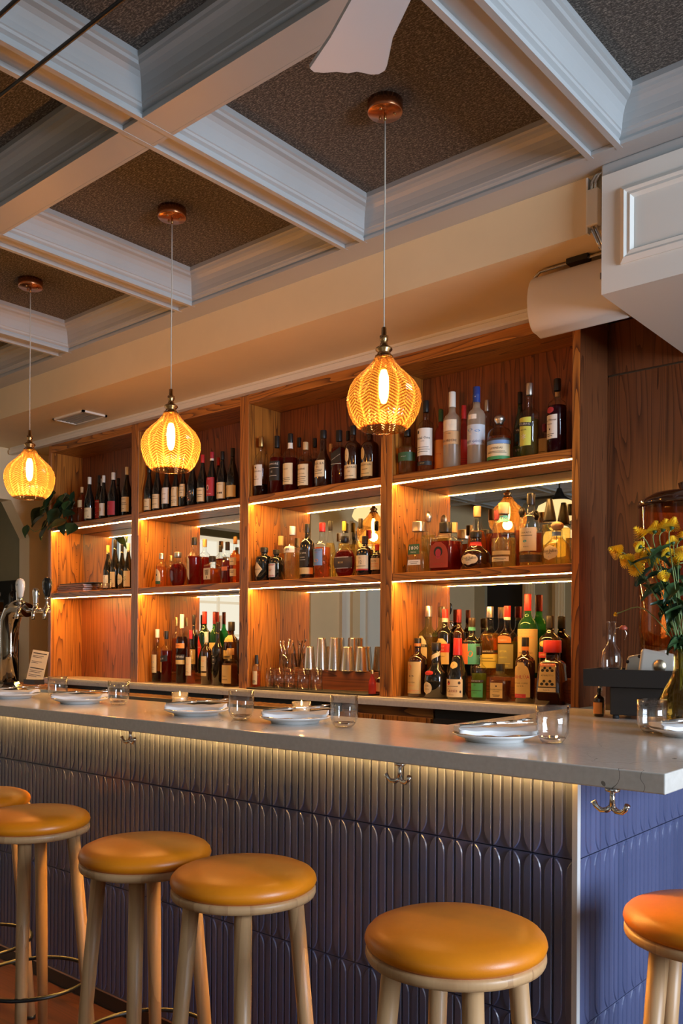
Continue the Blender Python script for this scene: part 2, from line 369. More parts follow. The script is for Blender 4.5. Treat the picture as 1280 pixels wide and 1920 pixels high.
# alcove beyond the opening
al = struct(MB().box(-8.1, XL, 3.9, 4.0, 0, ZC).box(-8.1, -8.0, 1.9, 3.9, 0, ZC).box(-8.1, -8.0, -.8, 1.9, 2.55, ZC).box(-8.1, -8.0, -.8, 1.9, 0, .95).box(-8.1, XL, -.9, -.8, 0, ZC).build('wall_alcove', 'olive_wall')); tag(al, 'olive wall of the side room beyond the opening')
def window(name, label, plane, pos, a0, a1, z0, z1, na, nz, mat='panel_white'):
    """plane 'x' or 'y': frame, muntins and panes filling an opening"""
    t = struct(thing(name, label, None)); del_ = t.get('category')
    def bx(p0, p1, a, b, c, d): return box(p0, p1, a, b, c, d) if plane == 'x' else box(a, b, p0, p1, c, d)
    fw = .06
    for (a, b, c, d) in ((a0, a0 + fw, z0, z1), (a1 - fw, a1, z0, z1), (a0, a1, z0, z0 + fw), (a0, a1, z1 - fw, z1)): bx(pos - .04, pos + .04, a, b, c, d).build('window_frame', mat, t)
    for i in range(1, na): q = a0 + (a1 - a0) * i / na; bx(pos - .015, pos + .015, q - .015, q + .015, z0, z1).build('muntin', mat, t)
    for i in range(1, nz): q = z0 + (z1 - z0) * i / nz; bx(pos - .015, pos + .015, a0, a1, q - .015, q + .015).build('muntin', mat, t)
    for i in range(na):
        for j in range(nz):
            bx(pos - .003, pos + .003, a0 + (a1 - a0) * i / na + .014, a0 + (a1 - a0) * (i + 1) / na - .014, z0 + (z1 - z0) * j / nz + .014, z0 + (z1 - z0) * (j + 1) / nz - .014).build('window_pane', 'pane', t)
    return t
window('window_1', 'bright window of the side room, seen in the shelf mirror', 'x', -8.05, -.8, 1.9, .95, 2.55, 4, 4)
wr = struct(MB().box(XR, XR + .12, YF, .6, 0, ZC).box(XR, XR + .12, 2.4, YW, 0, ZC).box(XR, XR + .12, .6, 2.4, 0, .8).box(XR, XR + .12, .6, 2.4, 2.85, ZC).build('wall_right', 'cream_paint')); tag(wr, 'right-hand wall with a large window')
window('window_2', 'large daylight window in the right-hand wall', 'x', XR + .06, .6, 2.4, .8, 2.85, 3, 2)
wf = MB()
for (a, b, c, d) in ((XL, -5.75, 0, ZC), (-5.75, -5.2, 2.12, ZC), (-5.2, -.75, 0, ZC), (-.75, 1.95, 0, .85), (-.75, 1.95, 2.65, ZC), (1.95, XR, 0, ZC)): wf.box(a, b, YF - .12, YF, c, d)
wf = struct(wf.build('wall_front', 'olive_wall')); tag(wf, 'olive front wall behind the viewer with pale pilasters')
window('window_3', 'wide daylight window in the front wall', 'y', YF - .06, -.75, 1.95, .85, 2.65, 3, 2)
dr = struct(thing('door_1', 'dark door in the front wall, seen in the shelf mirror', None)); box(-5.75, -5.2, YF - .1, YF - .06, 0, 2.12).build('door_leaf', 'void', dr)
box(-5.27, -5.24, YF - .06, YF - .03, 1.0, 1.12).build('door_handle', 'brass', dr)
for x in (-5.13, -4.74, -3.4, -2.0): # pilasters: stepped pale mouldings
    p = MB()
    for k, (w, d) in enumerate(((.15, .03), (.11, .045), (.045, .06))): p.box(x - w / 2, x + w / 2, YF - .001, YF + d, 0, 2.55)
    p.box(x - .1, x + .1, YF, YF + .07, 2.55, 2.62); p.build('pilaster', 'cream_paint', wf)
for z in (.95, 2.62): box(-5.2, -.8, YF, YF + .035, z - .03, z + .03).build('wall_moulding', 'cream_paint', wf)
for yy in (.55, -.1, -1.5):
    box(XL, XL + .05, yy - .06, yy + .06, 0, 2.55).build('pilaster', 'cream_paint', wl)
# pale framed window on the left wall
wn = struct(thing('window_4', 'pale framed window on the left wall, seen in the shelf mirror', None))
for (a, b, c, d) in ((-.75, -.68, .95, 1.9), (.05, .12, .95, 1.9), (-.75, .12, .95, 1.02), (-.75, .12, 1.84, 1.92), (-.33, -.30, .95, 1.9)): box(XL - .001, XL + .04, a, b, c, d).build('window_frame', 'panel_white', wn)
for a in (-.68, -.30): box(XL - .001, XL + .012, a, a + .37, 1.0, 1.85).build('frosted_pane', flat((.80, .82, .76), .2), wn)
# conduit, junction cover
cv = thing('conduit_cover', 'white metal conduit cover with cables on the soffit beside the bulkhead', 'conduit', (0, 0, 0))
box(-1.272, -1.232, 2.728, 2.757, 2.68, 2.80).build('cover', 'panel_white', cv, bevel=.003)
box(-1.276, -1.270, 2.735, 2.757, 2.66, 2.845).build('back_plate', 'panel_white', cv)
for x in (-1.258, -1.245):
    pa = [(x, 2.742, 2.79), (x, 2.742, 2.825), (x + .012, 2.742, 2.845), (x + .035, 2.742, 2.852)]
    MB().tube(pa, .006, 8).build('flexible_conduit', 'steel', cv)
    pa = [(x, 2.742, 2.69), (x + .004, 2.742, 2.665), (x + .02, 2.745, 2.625), (x + .028, 2.752, 2.60)]
    MB().tube(pa, .006, 8).build('flexible_conduit', 'steel', cv)
# air vent in the soffit
vt = thing('ceiling_vent', 'small pale air vent in the soffit above the leftmost shelves', 'vent', (-4.72, 3.04, 2.668))
for (a, b, c, d) in ((-.165, .165, -.085, -.07), (-.165, .165, .07, .085), (-.165, -.15, -.085, .085), (.15, .165, -.085, .085)): box(a, b, c, d, -.012, -.0005).build('vent_frame', 'panel_white', vt)
for k in range(5): box(-.15, .15, -.06 + k * .028, -.045 + k * .028, -.008, -.002).build('slat', 'grey_paint', vt)
box(-.15, .15, -.07, .07, -.002, -.0006).build('vent_back', 'void', vt)
# wall speaker under the soffit
sp = thing('wall_speaker', 'white rounded loudspeaker hung under the soffit beside the bulkhead', 'speaker', (-1.40, 2.93, 2.43))
pr = [(.01, .0), (.02, -.002), (.04, .008), (.075, .04), (.10, .09), (.105, .14), (.10, .185)]
pr += [(-.03 - .055 * math.sin(R(a)), .105 + .10 * math.cos(R(a))) for a in range(0, 181, 15)] + [(-.01, .004)]
MB().prism(pr, -.155, .185, 'x', True).build('speaker_body', 'speaker_white', sp, bevel=.004, seg=2)
MB().tube([(-.15, -.035, .205), (-.13, -.03, .225), (.17, -.03, .225), (.18, -.035, .205)], .006, 6).build('bracket', 'steel', sp)
box(-.02, .06, -.045, -.01, .218, .237).build('mounting_plate', 'black_metal', sp)
box(.125, .137, -.0845, -.0775, .11, .135).build('badge', 'steel', sp)
# two black tension cables
for lab, v in (('thin black cable crossing under the ceiling, the lower of two', 180), ('thin black cable at the top left corner, the upper of two', 28)):
    p = onz(0, v, 2.79)
    tag(MB().tube([(XL + .05, p.y, 2.79), (1.5, p.y, 2.79)], .0058, 6).build('tension_cable', 'black_plastic'), lab, 'cable')
# ceiling fan: the hub is above the frame
fx, fy, fz = -.66, 1.125, 2.60
fan = thing('ceiling_fan', 'white ceiling fan with one blade reaching into view', 'ceiling fan', (fx, fy, fz))
MB().lathe([(.0, .05), (.075, .05), (.10, .02), (.10, -.04), (.07, -.07), (0, -.075)], 24).build('motor_housing', 'fan_white', fan)
MB().lathe([(.014, .05), (.014, .36)], 10).build('downrod', 'fan_white', fan)
MB().lathe([(.014, .32), (.06, .39), (.06, .40)], 20).build('ceiling_cup', 'fan_white', fan)
out_ = [(.13, -.045), (.2, -.05), (.45, -.062), (.62, -.072), (.715, -.096), (.735, -.098), (.748, -.088), (.750, -.07), (.738, -.03), (.744, -.01), (.738, .02), (.742, .05), (.738, .075), (.725, .088), (.70, .084), (.62, .072), (.45, .060), (.2, .05), (.13, .045)]
for k, a in enumerate((148.5, 268.5, 28.5)):
    b = MB().prism(out_, -.004, .004).build('fan_blade', 'fan_white', fan); b.rotation_euler = (R(-12), 0, R(a))
    ar = MB().box(.08, .2, -.02, .02, -.012, -.003).build('blade_arm', 'fan_white', fan); ar.rotation_euler = (0, 0, R(a))
# ------------------------------------------------------------------ bar: tiled base, stone top, light strip, hooks
YFACE, XS, TW = 1.81, -.859, .0525
ROWS = [(.8212, 1.030), (.4412, .8188), (.062, .4388)]
bar = thing('tiled_bar', 'long bar front clad in dark blue ribbed ceramic tiles', 'bar', (0, 0, 0))
MB().box(-5.6, XS - .012, YFACE + .012, 2.0, 0, 1.03).box(XS - .42, XS - .012, 2.0, 2.84, 0, 1.03).build('carcass', 'grout', bar)
MB().box(-5.6, XS - .004, YFACE + .003, YFACE + .012, 0, .055).build('kick_plate', 'black_metal', bar)
MB().box(XS - .012, XS - .003, YFACE + .012, 2.84, 0, .055).build('kick_plate', 'black_metal', bar)
MB().box(-5.6, XS - .004, YFACE - .002, YFACE + .010, .055, .0615).build('edge_strip', 'steel', bar)
MB().box(XS - .008, XS + .0045, YFACE - .006, YFACE + .010, .0, 1.03).build('corner_trim', flat((.62, .62, .62), .35, 0), bar)
def tile_mesh(h, flare_top, flare_bot):
    """one pressed tile lying in the xz plane, front towards -y: two raised cushions that part towards the ends"""
    w = TW - .0018; m = MB(); m.box(-w / 2, w / 2, 0, .009, -h / 2, h / 2)
    fl_ = min(.042, h * .4)
    for s in (-1, 1):
        pts = []
        g = .0034
        def inner(t): return g + (w / 2 - .007 - g) * t ** 2.6
        zs = []
        if flare_bot: zs += [(-h / 2 + .003 + fl_ * k / 5, 1 - k / 5) for k in range(5)]
        else: zs += [(-h / 2 + .001, 0)]
        zs += [(-h / 2 + fl_ if flare_bot else -h / 2 + .02, 0), (h / 2 - fl_ if flare_top else h / 2 - .02, 0)]
        if flare_top: zs += [(h / 2 - fl_ + fl_ * k / 5 - .003, k / 5) for k in range(1, 6)]
        else: zs += [(h / 2 - .001, 0)]
        k = len(zs); o = .0020; vs = []
        for z, t in zs:
            a, b = inner(t), w / 2 - .0012
            mid = min(o, (b - a) * .4)
            vs += [(s * a, 0, z), (s * (a + mid), -.0028, z), (s * (b - mid), -.0028, z), (s * b, 0, z)]
        fs = [(4 * i + j, 4 * i + j + 1, 4 * i + j + 5, 4 * i + j + 4) for i in range(k - 1) for j in range(3)]
        fs += [(0, 1, 2, 3), (4 * k - 4, 4 * k - 3, 4 * k - 2, 4 * k - 1)]
        m.add(vs, fs)
    return m.mesh('tile', 'tile_glaze')
TM = [tile_mesh(ROWS[0][1] - ROWS[0][0], False, True), tile_mesh(.3774, True, True)]
nt_ = 0
for r, (z0, z1) in enumerate(ROWS):
    me = TM[0 if r == 0 else 1]
    for k in range(54):
        o = link('tile', me, bar, (XS - .003 - TW * (k + .5), YFACE, (z0 + z1) / 2)); nt_ += 1
    for k in range(19):
        o = link('tile', me, bar, (XS, YFACE + .012 + TW * (k + .5), (z0 + z1) / 2)); o.rotation_euler[2] = R(90); nt_ += 1
rest = [(r, k) for r in range(3) for k in range(54, 90)]
big = MB()
for r, (z0, z1) in enumerate(ROWS):
    me = TM[0 if r == 0 else 1]; vv = [v.co for v in me.vertices]; ff = [tuple(p.vertices) for p in me.polygons]
    for k in range(54, 90): big.add([(v.x + XS - .003 - TW * (k + .5), v.y + YFACE, v.z + (z0 + z1) / 2) for v in vv], ff)
b_ = big.build('tiles', 'tile_glaze', bar); b_['kind'] = 'stuff'
box(-5.55, XS - .01, YFACE - .012, YFACE - .006, 1.024, 1.0315).build('led_strip', 'led_bar', bar)
box(-5.55, XS - .01, YFACE - .026, YFACE - .022, 1.006, 1.0315).build('led_shield', 'steel', bar)  # unseen lip, added to keep the strip's light off the stools
ct = MB().prism([(-5.62, 1.557), (-.571, 1.557), (-.571, 2.86), (-1.38, 2.86), (-1.36, 2.05), (-5.62, 2.05)], 1.032, 1.07).build('bar_countertop', 'quartz', bevel=.0025)
tag(ct, 'pale grey veined stone countertop running along the bar and round its end', 'countertop')
rtn = box(-1.375, .2, 2.865, 3.5, 1.0, 1.042).build('side_worktop', 'quartz', bevel=.002); tag(rtn, 'pale stone worktop against the dark panelled wall at the right', 'countertop')
rb = box(-1.30, .2, 2.9, 3.49, 0, 1.0).build('side_cabinet', 'oak_dark_x'); tag(rb, 'dark wooden cabinet under the worktop at the right', 'cabinet')
def hook(u, v, label):
    p = onz(u, v, 1.032)
    t = thing('coat_hook', label, 'hook', (p.x, p.y, 1.032), 0, 'coat hooks under the bar')
    MB().lathe([(.014, 0), (.014, -.005), (.006, -.008)], 14).build('mount', 'chrome', t)
    MB().tube([(0, 0, -.004), (0, -.001, -.02), (0, -.002, -.034)], [.0055, .005, .0065], 8).build('stem', 'chrome', t)
    for s in (-1, 1):
        pa = [(0, -.002, -.034), (s * .010, -.004, -.0415), (s * .020, -.006, -.042), (s * .028, -.008, -.036), (s * .033, -.010, -.026)]
        MB().tube(pa, [.006, .0055, .005, .0045, .0055], 8).build('prong', 'chrome', t)
hook(245, 1366, 'chrome double coat hook under the bar edge, leftmost of three')
hook(750, 1430, 'chrome double coat hook under the bar edge, middle of three')
hook(1148, 1478, 'chrome double coat hook under the bar corner, beside the blue end')
# ------------------------------------------------------------------ stools
def make_stool():
    t = thing('bar_stool', 'x', 'stool', (0, 0, 0))
    r = .167
    MB().lathe([(0, .712), (r * .9, .712), (r * .985, .716), (r, .722), (r, .730), (r * .985, .735), (0, .735)], 48).build('seat_base', 'stool_wood', t)
    c = [(0, .7351), (r * .95, .7351), (r * .995, .741), (r * 1.012, .750), (r * .995, .760), (r * .95, .7685), (r * .85, .776), (r * .6, .782), (r * .3, .785), (1e-6, .786)]
    MB().lathe(c, 48).build('seat_cushion', 'leather', t)
    for k in range(4):
        a = R(45 + 90 * k); ca, sa = math.cos(a), math.sin(a)
        MB().tube([(ca * .118, sa * .118, .712), (ca * .150, sa * .150, .36), (ca * .178, sa * .178, .012)], [.0195, .018, .0155], 14).build('leg', 'stool_wood', t)
        MB().lathe([(.0158, 0), (.0158, .012)], 12, (ca * .1785, sa * .1785, 0)).build('foot_cap', 'black_plastic', t)
    rr = .172
    MB().tube([(rr * math.cos(2 * math.pi * i / 48), rr * math.sin(2 * math.pi * i / 48), .27) for i in range(48)], .0065, 8, close=True).build('foot_ring', 'black_metal', t)
    return t
st0 = make_stool()
STO = [(853, 1735, 'round tan leather bar stool nearest the bar corner', 3), (457, 1628, 'round tan leather bar stool, second from the bar corner', 1),
       (273, 1581, 'round tan leather bar stool, third from the bar corner', -2), (62, 1523, 'round tan leather bar stool, fourth from the bar corner', 4),
       (-40, 1487, 'tan leather bar stool cut off at the left edge of the picture', 0), (1335, 1706, 'tan leather bar stool at the blue tiled end, cut off at right', 10)]
for i, (u, v, lab, a) in enumerate(STO):
    o = st0 if i == 0 else copy_tree(st0)
    p = onz(u, v, .775); o.location = (p.x, p.y, 0); o.rotation_euler[2] = R(a); tag(o, lab, 'stool', 'bar stools along the bar')
# ------------------------------------------------------------------ pendants
def make_pendant():
    t = thing('pendant_lamp', 'x', 'pendant lamp')
    zc = ZC
    MB().lathe([(.056, zc), (.056, zc - .034), (.053, zc - .037), (0, zc - .037)], 32).build('canopy', 'copper', t)
    for a in (40, 160, 280): MB().ball((.03 * math.cos(R(a)), .03 * math.sin(R(a)), zc - .037), .005, 8).build('screw', 'brass', t)
    MB().lathe([(.005, zc - .037), (.005, zc - .06)], 8).build('cord_grip', 'brass', t)
    MB().tube([(0, 0, zc - .05), (.001, 0, 2.7), (-.0012, 0, 2.5), (0, 0, 2.28)], .0022, 6).build('cord', flat((.55, .50, .42), .5), t)
    MB().lathe([(.006, 2.290), (.008, 2.288), (.0085, 2.265), (.014, 2.262), (.013, 2.25), (.010, 2.243), (.014, 2.232), (.026, 2.224), (.027, 2.219), (.020, 2.212), (.022, 2.204), (.028, 2.198), (.030, 2.192), (0, 2.192)], 24).build('cap', 'brass', t)
    base = 1.970
    sh = [(.070, 0), (.079, .004), (.095, .022), (.108, .048), (.1155, .078), (.116, .100), (.110, .124), (.096, .148), (.076, .169), (.055, .188), (.039, .207), (.030, .222), (.028, .230)]
    s_ = MB().lathe(sh, 96, (0, 0, 0), lob=12, amp=.022, cap=False).build('glass_shade', 'shade_glass', t, (0, 0, base))
    MB().tube([(.0715 * math.cos(2 * math.pi * i / 40), .0715 * math.sin(2 * math.pi * i / 40), 0) for i in range(40)], .0022, 6, close=True).build('rim', 'glass_amber', s_)
    MB().lathe([(.014, 2.192), (.014, 2.162), (.010, 2.155)], 16).build('socket', 'brass', t)
    MB().lathe([(.009, 2.155), (.0155, 2.135), (.0165, 2.10), (.0145, 2.07), (.008, 2.052), (0, 2.048)], 16).build('bulb', 'bulb', t)
    return t
pd = make_pendant()
for i, (x, y, lab) in enumerate(((-1.690, 2.178, 'amber ribbed glass pendant lamp, largest and nearest, hanging rightmost'), (-2.752, 2.182, 'amber ribbed glass pendant lamp, middle of the three'), (-3.812, 2.186, 'amber ribbed glass pendant lamp, leftmost and furthest of three'))):
    o = pd if i == 0 else copy_tree(pd)
    o.location = (x, y, 0); o.rotation_euler[2] = R(7 * i); tag(o, lab, 'pendant lamp', 'pendant lamps over the bar')
    l = bpy.data.lights.new('pendant_light', 'POINT'); l.energy = 7.0; l.color = (1, .50, .16); l.shadow_soft_size = .03
    lo = bpy.data.objects.new('pendant_light', l); COL.objects.link(lo); lo.parent = o; lo.location = (0, 0, 2.025)
# ------------------------------------------------------------------ back bar
YS, YB = 3.25, 3.505
UX = [(-5.420, -4.446), (-4.446, -3.473), (-3.473, -2.504), (-2.504, -1.537)]
BAY = ['leftmost', 'second', 'third', 'rightmost']
Z_C, Z_S2, Z_S1, Z_T = 1.04, 1.617, 2.075, 2.572      # counter, middle shelf, top shelf, bay ceiling
ST = .034
for i, (x0, x1) in enumerate(UX):
    t = thing('shelf_unit', ['leftmost oak shelf unit, with the trailing plant', 'second oak shelf unit from the left, holding dark wine bottles on top', 'third oak shelf unit, with steel shaker tins at its foot', 'rightmost oak shelf unit, beside the dark wood panelling'][i], 'shelving', (x0, YS, Z_C), 0, 'oak back bar shelf units')
    w = x1 - x0; a, b = ST, w - ST; D = YB - YS; H = Z_T - Z_C
    for (p, q) in ((.001, ST), (w - ST, w - .001)):
        box(p, q, .022, D, 0, H + .05).build('side_panel', 'oak_z', t)
        box(p, q, 0, .0215, 0, H + .048).build('stile', 'oak_z', t, bevel=.002)
    if i == 3: box(w - .001, w + .002, .0005, D, 0, H + .05).build('outer_panel', 'oak_dark_z', t)
    box(a, b, .0, .02, H, H + .05).build('header', 'oak_x', t, bevel=.002)
    box(a, b, .02, D, H + .001, H + .02).build('top_panel', 'oak_x', t)
    z1 = Z_S1 - Z_C; z2 = Z_S2 - Z_C
    box(a, b, D - .012, D, z1 - .02, H).build('back_panel', 'oak_back_z', t)
    if i == 0:
        box(a, b, D - .012, D, 0, z2 - .02).build('back_panel', 'oak_back_z', t)
        box(a + .001, b - .001, D - .010, D - .004, z2, z1 - .04).build('mirror', 'mirror', t)
    else:
        box(a + .001, b - .001, D - .010, D - .004, z2, z1 - .04).build('mirror', 'mirror', t)
        box(a + .001, b - .001, D - .010, D - .004, .0, z2 - .04).build('mirror', 'mirror', t)
    for z in (z1, z2):
        s = box(a + .001, b - .001, .004, D - .013, z - .038, z).build('shelf', 'oak_x', t, bevel=.004)
        box(a + .004, b - .004, .016, .027, z - .0402, z - .0375).build('led_strip', 'led', s)
    for k in range(5):   # peg holes
        for yy in (.06, .2): MB().lathe([(.0025, 0), (.0025, .001)], 8, (0, 0, 0)).build('peg_hole', 'void', t, (a + .0004, yy, z2 + .12 + k * .05)).rotation_euler[1] = R(90)
bc = box(-5.43, -1.70, 3.215, 3.515, 1.0, Z_C - .0005).build('back_counter', 'quartz', bevel=.002); tag(bc, 'narrow pale stone counter under the shelf units', 'countertop')
# base cabinets under the back counter
def cab(name, label, x0, x1, doors, mat, cat='cabinet', knob=True):
    t = thing(name, label, cat, (x0, 3.24, 0), 0, 'cabinets under the back counter'); w = x1 - x0
    box(.001, w - .001, .02, .26, 0, .998).build('body', 'oak_x' if mat != 'void' else 'black_plastic', t)
    n = doors; dw = w / n
    for k in range(n):
        d = box(k * dw + .004, (k + 1) * dw - .004, 0, .019, .06, .955).build('door', mat, t, bevel=.002)
        if knob:
            xk = dw * k + (dw - .035 if k % 2 == 0 else .035)
            MB().tube([(xk, -.004, .915), (xk, -.022, .915)], [.004, .008], 10).build('knob', 'chrome', d)
        else:
            box(k * dw + .03, (k + 1) * dw - .03, -.012, -.004, .90, .915).build('handle', 'steel', d)
cab('back_cabinet', 'oak cabinet doors with chrome knobs below the back counter, rightmost pair', -2.78, -2.24, 2, 'oak_z')
cab('back_cabinet', 'single oak cabinet door below the back counter, left of centre', -3.64, -3.40, 1, 'oak_z')
cab('bottle_cooler', 'dark undercounter cooler below the shaker tins', -3.39, -2.79, 1, 'void', 'cooler', False)
cab('bottle_cooler', 'dark undercounter cooler at the far left below the counter', -5.40, -3.65, 3, 'void', 'cooler', False)
cab('bottle_cooler', 'dark undercounter cooler at the right end of the back counter', -2.23, -1.71, 1, 'void', 'cooler', False)
# steel speed rail behind the bar top
sr = thing('drip_rail', 'long steel drip rail with slotted grate behind the bar top', 'rail', (0, 0, 0))
box(-5.4, -2.55, 2.72, 2.95, .985, 1.0).build('tray', 'steel', sr)
for k in range(70): box(-5.38 + k * .04, -5.365 + k * .04, 2.735, 2.935, 1.0005, 1.006).build('grate_bar', 'brass', sr)
box(-5.4, -2.55, 2.70, 2.719, .96, 1.012).build('front_lip', 'steel', sr)
ds = box(-5.4, -2.5, 2.62, 2.98, 0, .955).build('ice_well', 'void'); tag(ds, 'black ice well behind the bar under the steel drip rail', 'sink')
sm = box(-3.05, -2.35, 2.42, 2.60, .94, 1.01).build('service_shelf', 'black_plastic', bevel=.004); tag(sm, 'black service shelf behind the bar near the candle', 'shelf')
box(-3.0, -2.4, 2.44, 2.58, 0, .94).build('support', 'void', sm, (0, 0, 0))
# risers
rs = []
for nm, lab, x0, x1, zt in (('wooden_riser', 'long wooden riser under the shaker tins, third bay', -3.42, -2.545, 1.143), ('wooden_riser', 'wooden riser behind the front liqueur bottles, rightmost bay', -2.46, -1.575, 1.143), ('wooden_riser', 'wooden riser behind the front bottles, second bay', -4.405, -3.51, 1.10)):
    t = thing(nm, lab, 'riser', (x0, 3.408, Z_C), 0, 'wooden risers on the back counter')
    w = x1 - x0; box(0, w, 0, .012, 0, zt - Z_C).build('front_board', 'oak_back_x', t); box(0, w, .012, .083, zt - Z_C - .01, zt - Z_C).build('top_board', 'oak_back_x', t)
# outlet
ou = thing('wall_outlet', 'cream electrical outlet at the foot of the leftmost shelf unit', 'outlet', (-4.53, 3.4915, 1.17))
box(-.036, .036, -.006, -.0005, -.06, .06).build('cover_plate', flat((.75, .62, .38)), ou, bevel=.002)
for z in (-.025, .025):
    for x in (-.008, .008): box(x - .002, x + .002, -.0068, -.006, z - .006, z + .006).build('slot', 'ink', ou)
# ------------------------------------------------------------------ bottles
PR = {  # name: control points (radius fraction, height fraction), cap start, neck radius, section exponent, depth
 'bord': ([(.90, 0), (1, .012), (1, .60), (.97, .635), (.80, .675), (.50, .71), (.37, .745), (.35, .80), (.35, 1)], .80, 2, 1),
 'burg': ([(.90, 0), (1, .012), (1, .42), (.96, .48), (.82, .56), (.60, .65), (.44, .72), (.36, .79), (.34, .86), (.35, 1)], .84, 2, 1),
 'spir': ([(.90, 0), (1, .012), (1, .60), (.97, .64), (.82, .685), (.52, .715), (.36, .75), (.33, .80), (.35, 1)], .84, 2, 1),
 'vodk': ([(.92, 0), (1, .012), (1, .60), (.97, .64), (.80, .685), (.50, .715), (.40, .74), (.39, .80), (.38, 1)], .80, 2, 1),
 'squat': ([(.93, 0), (1, .02), (1, .52), (.96, .60), (.80, .68), (.52, .72), (.36, .75), (.34, .82), (.42, .83), (.42, 1)], .83, 2, 1),
 'roundd': ([(.55, 0), (.62, .01), (.84, .12), (1, .32), (.97, .48), (.82, .60), (.55, .68), (.30, .73), (.26, .80), (.30, 1)], .84, 2.4, .5),
 'sq': ([(.95, 0), (1, .012), (1, .62), (.95, .66), (.70, .70), (.45, .725), (.40, .76), (.40, 1)], .80, 5, .95),
 'trap': ([(1.0, 0), (1.02, .012), (.80, .63), (.66, .67), (.42, .70), (.36, .76), (.36, .80), (.52, .81), (.52, 1)], .81, 5, .85),
 'apoth': ([(.93, 0), (1, .02), (1, .62), (.95, .69), (.75, .745), (.42, .77), (.36, .80), (.36, .85), (.42, .86), (.42, 1)], .86, 2, 1),
 'cone': ([(.95, 0), (1, .012), (1, .32), (.92, .40), (.70, .54), (.50, .66), (.40, .74), (.37, .80), (.37, 1)], .72, 2, 1),
 'bell': ([(.90, 0), (1, .02), (1, .36), (.93, .46), (.72, .52), (.46, .60), (.38, .68), (.36, .80), (.37, 1)], .86, 2, 1),
 'shoul': ([(.88, 0), (.95, .01), (1, .56), (1, .585), (.80, .62), (.50, .66), (.36, .70), (.33, .80), (.35, 1)], .84, 2, 1),
}
LIQ = {'clear': None, 'amber': (.56, .17, .025), 'red': (.36, .022, .012), 'dark': (.10, .018, .010), 'gold': (.82, .52, .14), 'rose': (.80, .32, .10), 'pale': (.86, .74, .42),
       'brown': (.26, .07, .02), 'orange': (.85, .30, .04), 'green': (.26, .34, .05), 'plum': (.16, .015, .03), 'yellow': (.70, .62, .18)}
for k, c in LIQ.items():
    if c: glass('liquid_' + k, [min(1, x * 1.15) for x in c], body=.14 if k in ('pale', 'gold', 'yellow') else 0.22 if k == 'rose' else .34, refl=.3, bcol=c)
glass('liquid_clear', (.97, .96, .92), refl=.4)
glass('frosted', (.95, .90, .82), body=.55, rough=.3, bcol=(.85, .72, .55))
glass('glass_greentint', (.70, .85, .68))
pmat('glass_black', (.010, .010, .009), .07, coat=.5); pmat('glass_brown', (.030, .009, .004), .07, coat=.5); pmat('glass_green', (.006, .030, .014), .07, coat=.5)
glass('glass_bgreen', (.10, .42, .18), body=.25); glass('glass_redtint', (.85, .16, .10), body=.35)
GL = {'c': 'glass_clear', 'k': 'glass_black', 'b': 'glass_brown', 'g': 'glass_green', 'f': 'frosted', 'G': 'glass_bgreen', 'r': 'glass_redtint', 't': 'glass_greentint'}
CO = {'k': (.012, .012, .012), 'w': (.78, .74, .66), 'r': (.52, .025, .025), 'g': (.62, .42, .16), 's': (.70, .66, .58), 'c': (.60, .40, .20), 'm': (.22, .02, .03), 'y': (.75, .60, .12), 'b': (.02, .05, .25), 'n': (.03, .10, .04),
      'C': (.76, .62, .38), 'O': (.72, .26, .05), 'G': (.05, .30, .10), 'T': (.10, .45, .42), 'L': (.62, .64, .10), 'B': (.16, .30, .58), 'P': (.45, .03, .05), 'D': (.05, .035, .03), 'e': (.66, .48, .20), 'S': (.80, .22, .08)}
CROP = {'T1': (0, 840, 260 / 1280), 'T2': (240, 820, 230 / 1280), 'B2': (240, 1090, 230 / 1280), 'T3': (450, 780, 270 / 1280), 'M3': (450, 940, 270 / 1280), 'B3': (450, 1090, 270 / 1280), 'T4': (730, 700, 350 / 1280), 'M4': (730, 890, 350 / 1280), 'B4': (730, 1080, 360 / 1280)}
ROWY = {'f': 3.305, 'm': 3.345, 'b': 3.43, 'B': 3.462}
def interp(pts, t):
    for (r0, z0), (r1, z1) in zip(pts, pts[1:]):
        if z0 <= t <= z1: return r0 + (r1 - r0) * ((t - z0) / (z1 - z0) if z1 > z0 else 0)
    return pts[-1][0]
def surf(pts, r, h, n, dep, a, z, off):
    """point of the bottle's skin at angle a from the front (-y), height z"""
    q = interp(pts, z / h) * r; sa, ca = math.sin(a), math.cos(a)
    if n != 2: t_ = min(.985, abs(a)); sa = math.copysign(t_, a); ca = (1 - t_ ** n) ** (1 / n)   # flat-sided bottle: run along its face
    x, y = q * sa, -q * ca * dep; l = math.hypot(x, y) or 1
    return (x + off * x / l, y + off * y / l, z)
